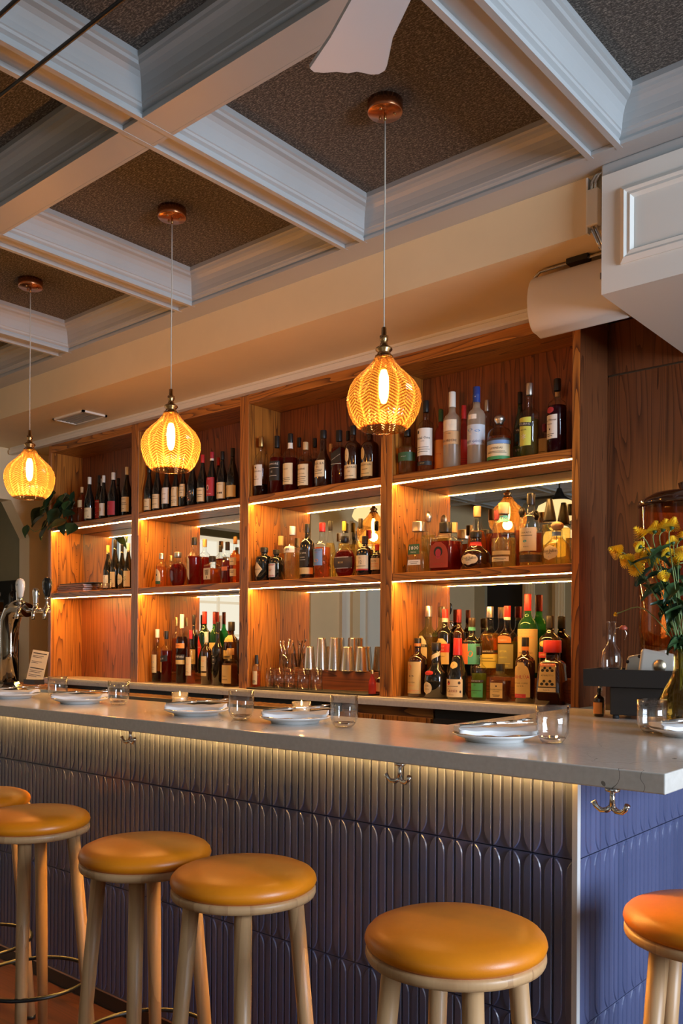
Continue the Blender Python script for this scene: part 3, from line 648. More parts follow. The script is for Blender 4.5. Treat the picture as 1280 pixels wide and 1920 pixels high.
def dress(par, pts, r, h, n, dep, spec):
    """labels: dicts with c(olour) z0 z1 a0 a1 (degrees), shape, text [(string, size mm, height fraction, colour)], bars"""
    for s in spec:
        a0, a1 = R(s.get('a', (-62, 62))[0]), R(s.get('a', (-62, 62))[1]); z0, z1 = s['z'][0] * h, s['z'][1] * h
        na, nz = 12, 6; m = MB(); vs = []; shape = s.get('shape', 'rect'); tilt = s.get('tilt', 0)
        off = s.get('off', .0009)
        for j in range(nz + 1):
            for i in range(na + 1):
                u, v = i / na * 2 - 1, j / nz * 2 - 1
                if shape == 'oval':
                    k = math.sqrt(max(0, 1 - v * v)); u *= k
                elif shape == 'diamond': u *= (1 - abs(v)) if True else 1
                elif shape == 'arch' and v > 0: u *= math.sqrt(max(0, 1 - v * v * .9))
                a = (a0 + a1) / 2 + (a1 - a0) / 2 * u; z = (z0 + z1) / 2 + (z1 - z0) / 2 * v + tilt * u * r
                vs.append(surf(pts, r, h, n, dep, a, max(.002, z), off))
        fs = [(j * (na + 1) + i, j * (na + 1) + i + 1, (j + 1) * (na + 1) + i + 1, (j + 1) * (na + 1) + i) for j in range(nz) for i in range(na)]
        m.add(vs, fs, True)
        lb = m.build('label', flat(CO[s['c']] if isinstance(s['c'], str) else s['c'], .55), par)
        marks = {}
        am = (a0 + a1) / 2; rm = interp(pts, (z0 + z1) / 2 / h) * r
        for (txt, size, zf, col) in s.get('text', []):
            tv, tf = text_mesh(txt, size / 1000); zc = z0 + (z1 - z0) * zf
            wmax = max(abs(a) for a, b in tv) * 2; fit = min(1, (a1 - a0) * rm * .92 / max(wmax, 1e-6))
            q = marks.setdefault(col, MB())
            q.add([surf(pts, r, h, n, dep, am + a * fit / rm, zc + b * fit + tilt * (a * fit / rm) / ((a1 - a0) / 2) * r, off + .0008) for a, b in tv], tf)
        for (zf, wf) in s.get('bars', []):
            q = marks.setdefault(s.get('barc', 'k'), MB()); zc = z0 + (z1 - z0) * zf; hh = s.get('barh', .0011); vs = []
            for i in range(7):
                a = am + (a1 - a0) / 2 * wf * (i / 6 * 2 - 1); vs += [surf(pts, r, h, n, dep, a, zc - hh, off + .0006), surf(pts, r, h, n, dep, a, zc + hh, off + .0006)]
            q.add(vs, [(2 * i, 2 * i + 2, 2 * i + 3, 2 * i + 1) for i in range(6)])
        for (cx_, cz_, rx, rz, col) in s.get('dots', []):
            q = marks.setdefault(col, MB()); zc = z0 + (z1 - z0) * cz_; ac = am + (a1 - a0) / 2 * cx_
            q.add([surf(pts, r, h, n, dep, ac + rx / 1000 * math.cos(k * math.pi / 8) / rm, zc + rz / 1000 * math.sin(k * math.pi / 8), off + .0005) for k in range(16)], [tuple(range(16))])
        for col, q in marks.items(): q.build('print', flat(CO[col], .6), lb)
def make_bottle(loc, h, r, kind, gl, liq, cap, spec, label, fill=.62, rz=0, cs=None, group=None, capn=None):
    pts, c0, n, dep = PR[kind]; c0 = cs or c0
    t = thing('bottle', label, 'bottle', loc, R(rz), group)
    m = MB(); prof = [(q * r, z * h) for q, z in pts if z < c0] + [(interp(pts, c0) * r, c0 * h)]
    m.lathe(prof, 24, n=n, depth=dep); m.build('glass_body', GL[gl], t)
    if gl in 'ctf' and liq:
        f = min(fill, c0 - .03); lp = [(q * r * .93, max(z * h, .004)) for q, z in pts if z < f] + [(interp(pts, f) * r * .93, f * h)]
        MB().lathe(lp, 20, n=n, depth=dep).build('liquid', 'liquid_' + liq, t)
    rc = interp(pts, c0) * r * 1.06; top = interp(pts, 1) * r * 1.06
    cm = flat(CO[cap], .35, 1 if cap in 'sg' else 0)
    if capn == 'ball': MB().lathe([(rc * .8, c0 * h)] + [(rc * (1.25 * math.sin(R(a)) + .02), (c0 + 1) / 2 * h - (1 - c0) / 2 * h * math.cos(R(a))) for a in (40, 65, 90, 115, 140, 165, 179)], 16).build('stopper', cm, t)
    else: MB().lathe([(rc, c0 * h), (rc, c0 * h + .001), (max(rc, top), (c0 + .02) * h), (top, h - .002), (top * .93, h), (0, h)], 18, n=min(n, 3)).build('cap', cm, t)
    dress(t, pts, r, h, n, dep, spec); return t
PLACED = {}
def B(crop, x, top, w, kind, gl, liq, cap, desc, spec=(), row='f', z=None, base=None, fill=.62, rz=0, cs=None, capn=None, dx=0):
    cx_, cy_, k = CROP[crop]; u = cx_ + x * k; vt = cy_ + top * k; y = ROWY[row]
    r = 1.07 * w * k / 2 / ppm(ony(u, vt, y)); 
    y = max(YS + .012 + r * PR[kind][3], y) if row == 'f' else min(y, YB - .016 - r * PR[kind][3])
    p = ony(u, vt, y)
    bay = int(crop[1]) - 1; lvl = 2 if crop[0] == 'B' else None
    if crop[0] == 'T': z = Z_S1 if z is None else z
    if crop[0] == 'M': z = Z_S2 if z is None else z
    if crop[0] == 'B': z = (1.143 if bay == 3 else 1.10) + .0005 if row in 'bB' else Z_C   # the back ones stand on the riser
    h = p.z - z
    x0, x1 = UX[bay]; px = min(max(p.x, x0 + ST + r * 1.03 + .002), x1 - ST - r * 1.03 - .002)
    PL = PLACED.setdefault((bay, round(z, 1) if z > 1.3 else 1), [])
    if crop[0] == 'B' and row in 'bB': y = YB - .018 - r
    for d in [0] + [q * s_ for q in (.004, .008, .012, .016, .02, .024, .028, .034, .04, .05, .06, .07) for s_ in (1, -1)]:
        if x0 + ST + r < px + d < x1 - ST - r and all(math.hypot((px + d - a) , (y - b)) > r + c + .002 for a, b, c in PL): px += d; break
    PL.append((px, y, r))
    lv = {Z_S1: 'top shelf', Z_S2: 'middle shelf'}.get(z, 'back counter')
    lab = desc + ', ' + lv + ', ' + BAY[bay] + ' bay'
    make_bottle((px, y, z + .0005), h, r, kind, gl, liq, cap, list(spec), lab, fill, rz or ((13 + random.uniform(-5, 5)) if PR[kind][2] == 2 else random.uniform(3, 9)), cs, 'bottles on the ' + lv + ' of the ' + BAY[bay] + ' bay', capn)
def lab(c, z0, z1, a=(-60, 60), **k): return dict(c=c, z=(z0, z1), a=a, **k)
SM = [(.30, .6), (.22, .7), (.14, .5)]
# -- rightmost bay, top shelf
B('T4', 118, 385, 118, 'shoul', 'c', 'gold', 'k', 'etched clear bottle with a dark green band', [lab('n', .28, .47, (-85, 85), text=[('ABSOLUT', 6, .5, 's')])], fill=.6)
B('T4', 250, 190, 105, 'spir', 'c', 'rose', 'k', 'clear vodka bottle with white label and black cap', [lab('w', .22, .60, (-75, 75), text=[('Ketel One', 17, .64, 'k'), ('VODKA', 6, .52, 'k')], bars=SM, dots=[(-.5, .86, 7, 8, 'D')]), lab('k', .085, .14, (-70, 70), text=[('NOLET', 7, .5, 'g')])], fill=.3)
B('T4', 342, 250, 78, 'vodk', 'r', None, 'n', 'red and orange gradient bottle beside the white-capped vodka', [lab('O', .05, .50, (-85, 85), text=[('SOUR', 9, .5, 'r')])], row='m')
B('T4', 430, 130, 110, 'vodk', 'f', 'clear', 'w', 'frosted vodka bottle with white cap and tree etching', [lab((.62, .36, .16), .30, .47, (-85, 85), text=[('BELVEDERE', 15, .28, 'D'), ('VODKA', 6, .82, 'D')]), lab((.80, .66, .48), .475, .62, (-55, 55), text=[('Y Y Y Y', 12, .5, 'w')])])
B('T4', 510, 222, 78, 'vodk', 'r', None, 'r', 'plain red glass bottle with red cap between two frosted vodkas', [lab('r', .08, .48, (-80, 80), bars=SM, barc='m')], row='b')
B('T4', 597, 95, 115, 'vodk', 'f', 'clear', 'b', 'frosted vodka bottle with blue cap and mountain label', [lab((.55, .60, .66), .24, .50, (-85, 85), text=[('GREY GOOSE', 16, .16, 'b'), ('VODKA', 6, .02, 'r')], dots=[(-.3, .75, 14, 6, 'B'), (.3, .68, 12, 5, 'B'), (0, .55, 22, 4, 'w')]), lab((.86, .76, .62), .57, .63, (-40, 20), text=[('v', 30, .5, 'w')]), lab('b', .84, .90, (-70, 70), off=.0018, text=[('v', 12, .5, 'w')])])
B('T4', 668, 185, 85, 'spir', 'c', 'gold', 's', 'clear bottle with bright silver cap behind the glass-stoppered one', row='b')
B('T4', 755, 285, 156, 'squat', 'c', 'rose', 's', 'squat clear bottle with glass stopper and landscape label', [lab('C', .03, .34, (-72, 72), text=[('LEYENDAS', 12, .72, 'D')], bars=[(.5, .6), (.42, .7)]), lab('G', .02, .09, (-72, 72), off=.0014), lab('B', .345, .42, (-78, 78)), lab('D', .42, .46, (-78, 78))], fill=.52, capn='ball', cs=.8)
B('T4', 895, 130, 85, 'burg', 'g', None, 'k', 'dark green wine bottle behind the yellow-labelled one', [lab('n', .04, .25, (-80, 80), text=[('UT', 16, .7, 'w')]), lab('k', .42, .5, (-70, 70), text=[('VIE', 12, .5, 'w')])], row='b')
B('T4', 960, 70, 122, 'shoul', 'c', 'yellow', 's', 'clear bottle with ringed silver cap and yellow label', [lab('L', .14, .52, (-70, 25), text=[('MEZCAL', 8, .56, 'D'), ('*', 60, .22, 'w')]), lab('k', .405, .455, (-80, 35), off=.0016, tilt=-.12, text=[('MOLERUS', 13, .5, 'w')])], fill=.5)
B('T4', 1062, 350, 70, 'sq', 'c', 'amber', 'm', 'small amber square bottle beside the plum brandy', [lab('e', .1, .6, bars=SM)], row='b')
B('T4', 1102, 88, 80, 'spir', 'c', 'brown', 'c', 'amber bottle with ornate neck behind the plum brandy', row='B')
B('T4', 1150, 40, 124, 'spir', 'c', 'plum', 'k', 'tall dark plum brandy bottle with white label and wax seal', [lab('w', .18, .50, (-80, 15), text=[('Jean Fillioux', 13, .78, 'D'), ('Réserve', 8, .62, 'D')], bars=[(.2, .6), (.12, .4)], dots=[(0, .4, 3, 4, 'D')]), lab('P', .52, .61, (-60, -5), shape='oval')], fill=.63)
# -- rightmost bay, middle shelf
B('M4', 200, 325, 138, 'trap', 'c', 'pale', 's', 'clear trapezoid tequila bottle with silver cap and green label', [lab('n', .35, .55, (-48, 30), text=[('1800', 26, .60, 'w'), ('TEQUILA', 7, .2, 'w')]), lab('w', .14, .24, (-42, 35), bars=[(.3, .5), (.6, .7)])], fill=.4)
B('M4', 268, 255, 92, 'bord', 'c', 'yellow', 's', 'tall yellow bottle with a round woven-glass stopper', row='b', capn='ball', cs=.84)
B('M4', 385, 330, 176, 'sq', 'c', 'red', 'k', 'square red-amber tequila bottle with a horseshoe label', [lab((.36, .04, .02), .06, .58, (-48, 40), shape='arch', text=[('HERRADURA', 10, .14, 'r')], dots=[(0, .62, 22, 24, 'k'), (0, .58, 14, 18, 'P'), (0, .45, 12, 14, 'P')])], fill=.6)
B('M4', 445, 330, 92, 'sq', 'c', 'amber', 'c', 'clear amber bottle with a wooden stopper behind the horseshoe label', row='b')
B('M4', 592, 392, 196, 'bell', 'b', None, 'k', 'squat dark brown tequila bottle with a cream oval label', [lab('C', .10, .40, (-52, 22), shape='oval', text=[('Don Julio', 19, .62, 'k'), ('RESERVA', 6, .42, 'k'), ('o', 12, .24, 'O')]), lab('r', .62, .72, (-80, 80))], cs=.84)
B('M4', 612, 217, 128, 'burg', 'c', 'amber', 'c', 'tall amber tequila bottle with a cork stopper', row='b')
B('M4', 735, 245, 95, 'burg', 'c', 'red', 'm', 'red-amber bottle with a dark stopper behind the ridged clear one', row='B')
B('M4', 785, 195, 160, 'squat', 'c', 'pale', 'c', 'ridged clear tequila bottle with a turquoise neck band', [lab('C', .09, .16, (-55, 35), bars=[(.3, .5), (.6, .7)]), lab('e', .19, .25, (-50, 40)), lab('T', .70, .80, (-80, 80), text=[('ALTOS', 16, .5, 'w')])], fill=.45)
B('M4', 908, 222, 92, 'spir', 'c', 'amber', 'k', 'amber bottle with a dark round stopper, between two clear ones', row='b', capn='ball')
B('M4', 970, 130, 142, 'spir', 'c', 'pale', 'k', 'clear tequila bottle with a tall white label', [lab('C', .20, .52, (-70, 40), text=[('CASA AZUL', 9, .78, 'k'), ('BLANCO', 6, .18, 'k')], bars=[(.66, .6)], dots=[(-.1, .42, 9, 5, 'T')]), lab('D', .05, .15, (-80, 80), bars=[(.5, .8)])], fill=.18)
B('M4', 1098, 168, 95, 'spir', 'c', 'pale', 'k', 'clear bottle with a long black neck, behind the oval label', row='b', cs=.68)
B('M4', 1150, 322, 172, 'bell', 'c', 'pale', 'c', 'squat clear tequila bottle with a cream oval label', [lab('C', .10, .44, (-60, 20), shape='oval', text=[('Don Julio', 18, .60, 'k'), ('BLANCO', 6, .42, 'k'), ('o', 12, .22, 'B')]), lab('B', .66, .76, (-60, 60))], capn='ball', cs=.80)
# -- rightmost bay, back counter
B('B4', 188, 415, 120, 'spir', 'b', None, 'k', 'brown bottle with ornate gold label, first on the left', [lab('e', .06, .60, (-75, 45), text=[('NICOSIA', 10, .35, 'D'), ('ANTICO', 9, .25, 'S')], dots=[(-.2, .82, 12, 12, 'S'), (0, .55, 14, 4, 'D')], bars=[(.1, .8), (.05, .7)], barc='S'), lab('O', .86, .91, (-85, 85), off=.0015)], row='m', base=1)
B('B4', 252, 200, 122, 'shoul', 't', 'gold', 's', 'pale vermouth bottle with a red-disc label', [lab('C', .18, .56, (-72, 15), shape='arch', text=[('BIANCO', 9, .42, 'e')], dots=[(-.1, .66, 9, 11, 'r')]), lab('k', .395, .435, (-70, 20), off=.0018, text=[('MARTINI', 12, .5, 'w')])], row='b', z=1.10, fill=.55)
B('B4', 352, 220, 104, 'bord', 'k', None, 'r', 'dark vermouth bottle with red cap and red label', [lab('e', .16, .55, (-75, 45), shape='arch', text=[('CARPANO', 9, .3, 'D')]), lab('r', .34, .47, (-78, 48), off=.0016, text=[('NOILLY', 11, .68, 'w'), ('RATES', 12, .3, 'w')]), lab('w', .80, .86, (-85, 85), off=.0022, text=[('PI', 8, .5, 'r')])], row='b', z=1.06)
B('B4', 302, 445, 148, 'bell', 'k', None, 'k', 'squat black liqueur bottle with red seal and round label', [lab('C', .07, .30, (-58, 4), shape='oval', text=[('D.O.M.', 9, .65, 'D'), ('LIQUEUR', 7, .4, 'D')]), lab('r', .41, .50, (-48, 10), shape='oval', off=.002), lab('C', .72, .80, (-80, 80), tilt=.25)], row='m')
B('B4', 442, 225, 80, 'bord', 'b', None, 'm', 'dark bottle with a dark red cap, behind the cassis', row='B', z=1.143)
B('B4', 478, 280, 118, 'shoul', 'k', None, 'D', 'black amaro bottle with a bright painted label', [lab('S', .20, .60, (-75, -8)), lab('T', .20, .60, (-8, 70), dots=[(-.6, .45, 12, 14, 'S')]), lab('T', .78, .84, (-85, 85), off=.002)], row='b', z=1.09)
B('B4', 455, 415, 132, 'cone', 'k', None, 'r', 'black conical blackcurrant bottle with a cream label', [lab('C', .04, .33, (-78, 48), text=[('Cassis', 24, .36, 'm'), ('DE DIJON', 6, .12, 'D')], dots=[(-.3, .78, 9, 9, 'r'), (-.3, .84, 6, 6, 'D'), (.7, .8, 6, 7, 'D'), (.8, .3, 4, 6, 'D')], bars=[(.6, .6)]), lab('e', .50, .62, (-50, 20), shape='oval', text=[('B', 8, .5, 'D')])], row='m')
B('B4', 608, 205, 118, 'shoul', 'c', 'gold', 's', 'clear herbal liqueur bottle with pale green-gold label', [lab('D', .335, .375, (-75, 75), text=[('CHARTREUSE', 9, .5, 'w')]), lab('y', .12, .32, (-72, 72), bars=[(.5, .8), (.7, .5)])], row='b', z=1.11)
B('B4', 598, 470, 98, 'shoul', 'c', 'green', 'k', 'green herbal liqueur bottle with a bright green label', [lab('G', .06, .32, (-70, 50), text=[('*', 26, .78, 'n'), ('VERTE', 7, .30, 'n')], bars=[(.48, .8)]), lab('D', .34, .38, (-75, 55), text=[('CHARTREUSE', 8, .5, 'w')])], row='m', fill=.5)
B('B4', 742, 200, 114, 'shoul', 'c', 'yellow', 'r', 'clear maraschino bottle with a red cap', [lab('S', .48, .58, (-70, 45), shape='arch', text=[('LUXARDO', 9, .35, 'w')]), lab((.30, .27, .12), .12, .46, (-74, 60), text=[('BITTER', 11, .7, 'y'), ('BIANCO', 10, .45, 'y')], bars=[(.2, .7), (.1, .5)], barc='y'), lab('w', .80, .84, (-85, 85), off=.002)], row='b', z=1.10, fill=.5)
B('B4', 740, 585, 118, 'sq', 'c', 'brown', 'k', 'small square amaretto bottle with a gold label', [lab('e', .10, .50, (-42, 38), text=[('DISARONNO', 11, .55, 'k'), ('ORIGINALE', 6, .42, 'k')], bars=[(.2, .6), (.12, .5)], dots=[(0, .78, 4, 4, 'D')])], row='m', fill=.55)
B('B4', 912, 120, 122, 'bord', 'G', None, 'r', 'tall green bottle in straw wrap with a red cap', [lab('e', .06, .58, (-88, 88), text=[('LUXARDO', 16, .80, 'S'), ('MARASCHINO', 10, .45, 'D')], bars=[(.9, .9), (.96, .9)], barc='c')], row='b', z=1.06)
B('B4', 905, 410, 122, 'spir', 'b', None, 'k', 'dark brown coffee liqueur bottle with a yellow arched label', [lab('e', .09, .62, (-75, 45), shape='arch', text=[('KAHLÚA', 24, .58, 'P'), ('RUM AND COFFEE', 8, .40, 'D'), ('LIQUEUR', 8, .32, 'D')], dots=[(-.1, .82, 8, 8, 'c')]), lab('P', .08, .14, (-60, 20), off=.0018, text=[('ESTD 1936', 6, .5, 'e')]), lab('O', .80, .86, (-85, 85), off=.002)], row='m')
B('B4', 1062, 265, 134, 'bord', 'k', None, 'k', 'black bottle with a gold monogram and red label', [lab('r', .33, .42, (-75, 45), text=[('SAMBUCA', 14, .5, 'e')]), lab('y', .50, .60, (-50, 5), shape='oval', text=[('38', 18, .5, 'w')])], row='b', z=1.08)
B('B4', 1085, 430, 190, 'trap', 'b', None, 'r', 'large black trapezoid amaretto bottle with a diamond-pattern label', [lab('e', .28, .63, (-40, 32), text=[('AMARETTO', 10, .5, 'k')], dots=[(sx * .6, zz, 7, 6, 'k') for sx in (-1, 0, 1) for zz in (.12, .72)] + [(sx * .35, zz, 6, 6, 'k') for sx in (-1, 1) for zz in (.25, .83)]), lab('S', .595, .64, (-40, 32), off=.0018, text=[('LUXARDO', 11, .5, 'w')]), lab('C', .20, .265, (-42, 32), text=[('Luxardo', 8, .5, 'D')])], row='m')
# -- third bay, top shelf
B('T3', 188, 190, 116, 'spir', 'c', 'dark', 'g', 'clear whisky bottle with white label and gold cap', [lab('w', .17, .52, (-68, 40), text=[('MACALLAN', 11, .68, 'D'), ('12', 14, .42, 'D')], bars=[(.3, .5)], dots=[(-.1, .86, 5, 5, 'D')])], fill=.2)
B('T3', 328, 180, 122, 'bord', 'c', 'red', 'k', 'red whisky bottle with a black label', [lab('k', .22, .55, (-85, 60), text=[('BOWMORE', 15, .85, 's'), ('15', 14, .45, 's')], bars=[(.65, .8), (.25, .6)], barc='s')], fill=.62)
B('T3', 448, 160, 122, 'spir', 'c', 'red', 'k', 'red-amber whisky bottle with cream label, third from left', [lab('C', .12, .48, (-70, 45), text=[('ISLAY', 11, .72, 'D')], bars=SM), lab('w', .74, .84, (-80, 80), off=.0016)], fill=.58)
B('T3', 525, 195, 92, 'spir', 'c', 'red', 'k', 'red whisky bottle with black cap behind the cream labels', row='b')
B('T3', 582, 235, 126, 'spir', 'c', 'amber', 'c', 'amber whisky bottle with cork stopper and large cream label', [lab('C', .08, .52, (-72, 52), text=[('BALVENIE', 12, .76, 'D'), ('Double Cask', 9, .55, 'D')], bars=[(.4, .7), (.3, .6), (.2, .7), (.12, .5)])], fill=.58)
B('T3', 665, 200, 92, 'spir', 'c', 'brown', 'k', 'brown whisky bottle with black cap, behind the cork-stoppered one', row='b')
B('T3', 740, 130, 142, 'bell', 'b', None, 'k', 'dark whisky bottle with sloped neck and cream label', [lab('C', .17, .46, (-60, 35), text=[('CAOL ILA', 15, .78, 'D'), ('Islay', 9, .58, 'D')], bars=[(.42, .7), (.34, .6), (.2, .7)])])
B('T3', 808, 250, 82, 'spir', 'c', 'amber', 'c', 'small whisky bottle with copper stopper at the back', row='B')
B('T3', 880, 130, 112, 'sq', 'c', 'red', 'k', 'square red whisky bottle with a slanted black label', [lab('k', .36, .62, (-48, 48), tilt=.45, text=[('JOHNNIE WALKER', 9, .5, 's')], bars=[(.05, 1)], barc='s')], fill=.68)
B('T3', 958, 135, 90, 'spir', 'c', 'brown', 'k', 'brown whisky bottle with black cap behind the oval-labelled one', row='b')
B('T3', 1005, 90, 142, 'spir', 'b', None, 'k', 'dark whisky bottle with an oval neck label, left of the pair', [lab('C', .06, .30, (-62, 45), text=[('LAGAVULIN', 13, .80, 'D'), ('16', 13, .5, 'D')], bars=[(.2, .6)]), lab('C', .34, .60, (-48, -8), shape='oval', text=[('L', 12, .5, 'D')])])
B('T3', 1155, 92, 150, 'spir', 'b', None, 'k', 'dark whisky bottle with an oval gold label, right of the pair', [lab('e', .06, .32, (-62, 45), text=[('LAGAVULIN', 13, .80, 'D')], bars=[(.5, .4), (.2, .6)]), lab('e', .36, .60, (-48, -8), shape='oval')])
# -- third bay, middle shelf
B('M3', 215, 412, 150, 'apoth', 'k', None, 'k', 'squat black gin bottle with a diamond label', [lab('C', .12, .56, (-62, 22), shape='diamond', text=[("HENDRICK'S", 9, .5, 'D')])])
B('M3', 322, 432, 126, 'apoth', 'k', None, 'k', 'squat black bottle with an ornate pale label', [lab('w', .10, .54, (-60, 20), text=[('47', 18, .5, 'P')], bars=[(.92, .9), (.86, .7), (.08, .9), (.14, .7)], barc='P')])
B('M3', 362, 310, 90, 'sq', 'c', 'gold', 'e', 'slim gold square bottle behind the black gin', row='b')
B('M3', 465, 225, 140, 'shoul', 'c', 'pale', 'w', 'clear fluted gin bottle with a white neck label', [lab('w', .50, .62, (-72, 45), text=[('GIN', 18, .5, 'D')])], fill=.5)
B('M3', 597, 203, 122, 'spir', 'k', None, 'k', 'black rum bottle with a gold strip label', [lab('e', .08, .20, (-85, 85)), lab('k', .22, .52, (-60, 40), text=[('ZACAPA', 12, .8, 's')], bars=[(.4, .6), (.55, .5)], barc='s')])
B('M3', 730, 193, 144, 'shoul', 'c', 'rose', 'r', 'clear rum bottle with red cap and sunset label', [lab('B', .22, .52, (-66, 28), text=[('MOUNT GAY', 15, .90, 'D'), ('ECLIPSE', 6, .76, 'P')], dots=[(0, .3, 14, 8, 'O')])], fill=.55)
B('M3', 802, 175, 98, 'burg', 'c', 'pale', 'k', 'tall clear bottle with a black top behind the sunset label', row='b')
B('M3', 930, 312, 205, 'roundd', 'c', 'red', 'k', 'large round flask of red rum with a dark curved label', [lab('D', .20, .48, (-60, 52), text=[('RUM', 14, .5, 'e')], bars=[(.02, 1), (.98, 1)], barc='w')], fill=.66)
B('M3', 925, 180, 98, 'spir', 'c', 'pale', 'y', 'clear bottle with a yellow cap behind the round flask', row='B')
B('M3', 1070, 155, 100, 'burg', 'c', 'pale', 'k', 'clear bottle with a black cap at the back', row='b')
B('M3', 1110, 310, 142, 'bord', 'k', None, 'k', 'dark rum bottle with cream label and red stripe', [lab('C', .16, .50, (-66, 45), text=[('No.', 9, .8, 'D'), ('12', 22, .48, 'D')], bars=[(.2, .7)]), lab('r', .12, .158, (-66, 45))])
B('M3', 1212, 385, 105, 'bord', 'k', None, 'r', 'dark rum bottle with an orange and cream label, last in row', [lab('C', .16, .54, (-66, 45), text=[('RON', 12, .75, 'D')], bars=[(.5, .8), (.3, .6)], barc='S')])
# -- second bay, top shelf (wine)
for (x, top, w, d, sp_, cap, row) in (
    (215, 290, 94, 'first from the left, with a low cream label', [lab('C', .05, .28, text=[('Alea', 9, .8, 'D')], bars=[(.3, .5)])], 'k', 'f'),
    (308, 285, 92, 'second, with a tall cream label', [lab('C', .06, .36, bars=[(.85, .5), (.7, .7), (.3, .5)])], 'k', 'f'),
    (404, 300, 90, 'third, with a plain white label', [lab('w', .14, .50, bars=[(.6, .4), (.3, .3)])], 'k', 'f'),
    (500, 315, 86, 'fourth, with a long narrow label', [lab('C', .06, .52, text=[('9', 18, .88, 'D')], bars=[(.5, .5), (.3, .6), (.2, .4)])], 'w', 'f'),
    (578, 300, 80, 'fifth, with a high cream label', [lab('C', .26, .56, bars=[(.8, .6), (.5, .7), (.3, .4)])], 'k', 'f'),
    (672, 222, 98, 'sixth, with a small flowered label', [lab('D', .10, .32, (-60, 20), dots=[((k * 37 % 17) / 9 - .9, (k * 53 % 19) / 19, 3, 3, 'w' if k % 2 else 'S') for k in range(12)])], 'w', 'f'),
    (778, 185, 102, 'seventh, with a red capsule and square label', [lab('C', .06, .33, text=[('DOMAINE', 8, .8, 'D')], bars=[(.5, .6), (.35, .5)])], 'r', 'f'),
    (876, 155, 100, 'eighth, with a red picture label', [lab('P', .14, .50, dots=[(-.3, .45, 9, 16, 'w'), (-.3, .42, 4, 9, 'k')], text=[('Rosso', 11, .12, 'w'), ('VINO', 8, .9, 'w')]), lab('w', .83, .87, (-85, 85), off=.002)], 'P', 'f'),
    (942, 212, 80, 'with a red capsule, half hidden at the back', [], 'r', 'b'),
    (985, 150, 104, 'ninth, with a cream label of three dark marks', [lab('C', .06, .38, text=[('BETTO', 8, .86, 'D')], dots=[(-.3, .35, 4, 6, 'k'), (0, .35, 4, 6, 'k'), (.3, .35, 4, 6, 'k')])], 'k', 'f'),
    (1092, 115, 112, 'tallest, tenth, with a wide gold label', [lab('e', .06, .28)], 'k', 'f')):
    B('T2', x, top, w * 1.06, 'burg', 'k', None, cap, 'dark wine bottle, ' + d, sp_, row)
# -- second bay, middle shelf
B('T2', 350, 1212, 112, 'squat', 'c', 'gold', 's', 'short gold whisky bottle with silver stopper and pale label', [lab('C', .10, .52, (-62, 30), shape='arch', dots=[(0, .6, 5, 7, 'D')]), lab('n', .08, .17, (-62, 30), off=.0016)], z=Z_S2)
B('T2', 448, 1235, 88, 'squat', 'c', 'gold', 'g', 'short gold bottle with gold stopper behind the round cognac flask', row='b', z=Z_S2)
B('T2', 520, 1200, 205, 'roundd', 'c', 'red', 's', 'round red cognac flask with a horse-like silver stopper', z=Z_S2, fill=.66)
B('T2', 692, 1045, 142, 'shoul', 'c', 'red', 'k', 'tall red whisky bottle with a slanted sash label', [lab('C', .18, .62, (-52, -2), tilt=-.55, text=[('LOT', 14, .72, 'k'), ('40', 20, .46, 'k')])], z=Z_S2, fill=.6)
B('T2', 800, 1065, 118, 'spir', 'c', 'red', 'c', 'red whisky bottle with cork stopper behind the sash label', row='b', z=Z_S2)
B('T2', 880, 1240, 142, 'sq', 'c', 'amber', 'k', 'squat faceted amber whisky bottle with a square paper label', [lab('C', .16, .56, (-45, 30), text=[('響', 34, .58, 'k')], dots=[(0, .18, 3, 8, 'k')])], z=Z_S2, fill=.55)
B('T2', 965, 1130, 92, 'spir', 'c', 'gold', 'k', 'clear gold whisky bottle with a small oval label', [lab('e', .20, .40, (-50, 20), shape='oval', dots=[(0, .5, 6, 7, 'D')])], row='b', z=Z_S2)
B('T2', 1038, 1092, 95, 'sq', 'c', 'red', 'k', 'tall narrow red bottle with a faceted black stopper', [lab('S', .30, .40, (-45, 45))], z=Z_S2, fill=.55)
B('T2', 1108, 1038, 106, 'shoul', 'c', 'rose', 'c', 'amber whisky bottle with two cream labels at the right end', [lab('C', .38, .54, (-62, 40), bars=[(.5, .5)]), lab('C', .14, .30, (-62, 40), bars=[(.5, .5), (.7, .6)])], z=Z_S2, fill=.7)
# -- second bay, back counter
B('B2', 306, 500, 108, 'shoul', 'c', 'dark', 'w', 'clear bottle with white cap and seascape label', [lab('C', .18, .52, (-72, 35), dots=[(0, .58, 16, 5, 'B')], bars=[(.3, .6), (.2, .5)])], fill=.2, row='m')
B('B2', 400, 518, 112, 'spir', 'c', 'red', 'k', 'bright red aperitif bottle with a black slanted label', [lab('k', .40, .52, (-72, 50), tilt=.2, text=[('RICK', 14, .5, 'w')]), lab('e', .20, .40, (-72, -10))], row='m')
B('B2', 470, 375, 92, 'spir', 'c', 'amber', 'g', 'amber bottle with gold foil neck, behind the red aperitif', row='b', z=1.10)
B('B2', 562, 345, 112, 'bord', 'c', 'dark', 'w', 'deep red bitter bottle with a dark band and white cap', [lab('k', .30, .42, (-78, 60), text=[('CAMPARI', 18, .72, 'w')]), lab('e', .28, .34, (-78, 60), off=.0016), lab('O', .51, .58, (-78, 60), text=[('BITTER', 8, .5, 'k')])], fill=.68, row='m')
B('B2', 655, 510, 94, 'spir', 'c', 'rose', 'r', 'clear orange bitter bottle with a red cap', [lab('C', .16, .50, (-70, 45), text=[('BITTER', 9, .6, 'S'), ('Casoni', 8, .2, 'k')], dots=[((k * 37 % 17) / 9 - .9, (k * 53 % 19) / 19, 2.5, 2.5, 'S') for k in range(9)])], fill=.25, row='m')
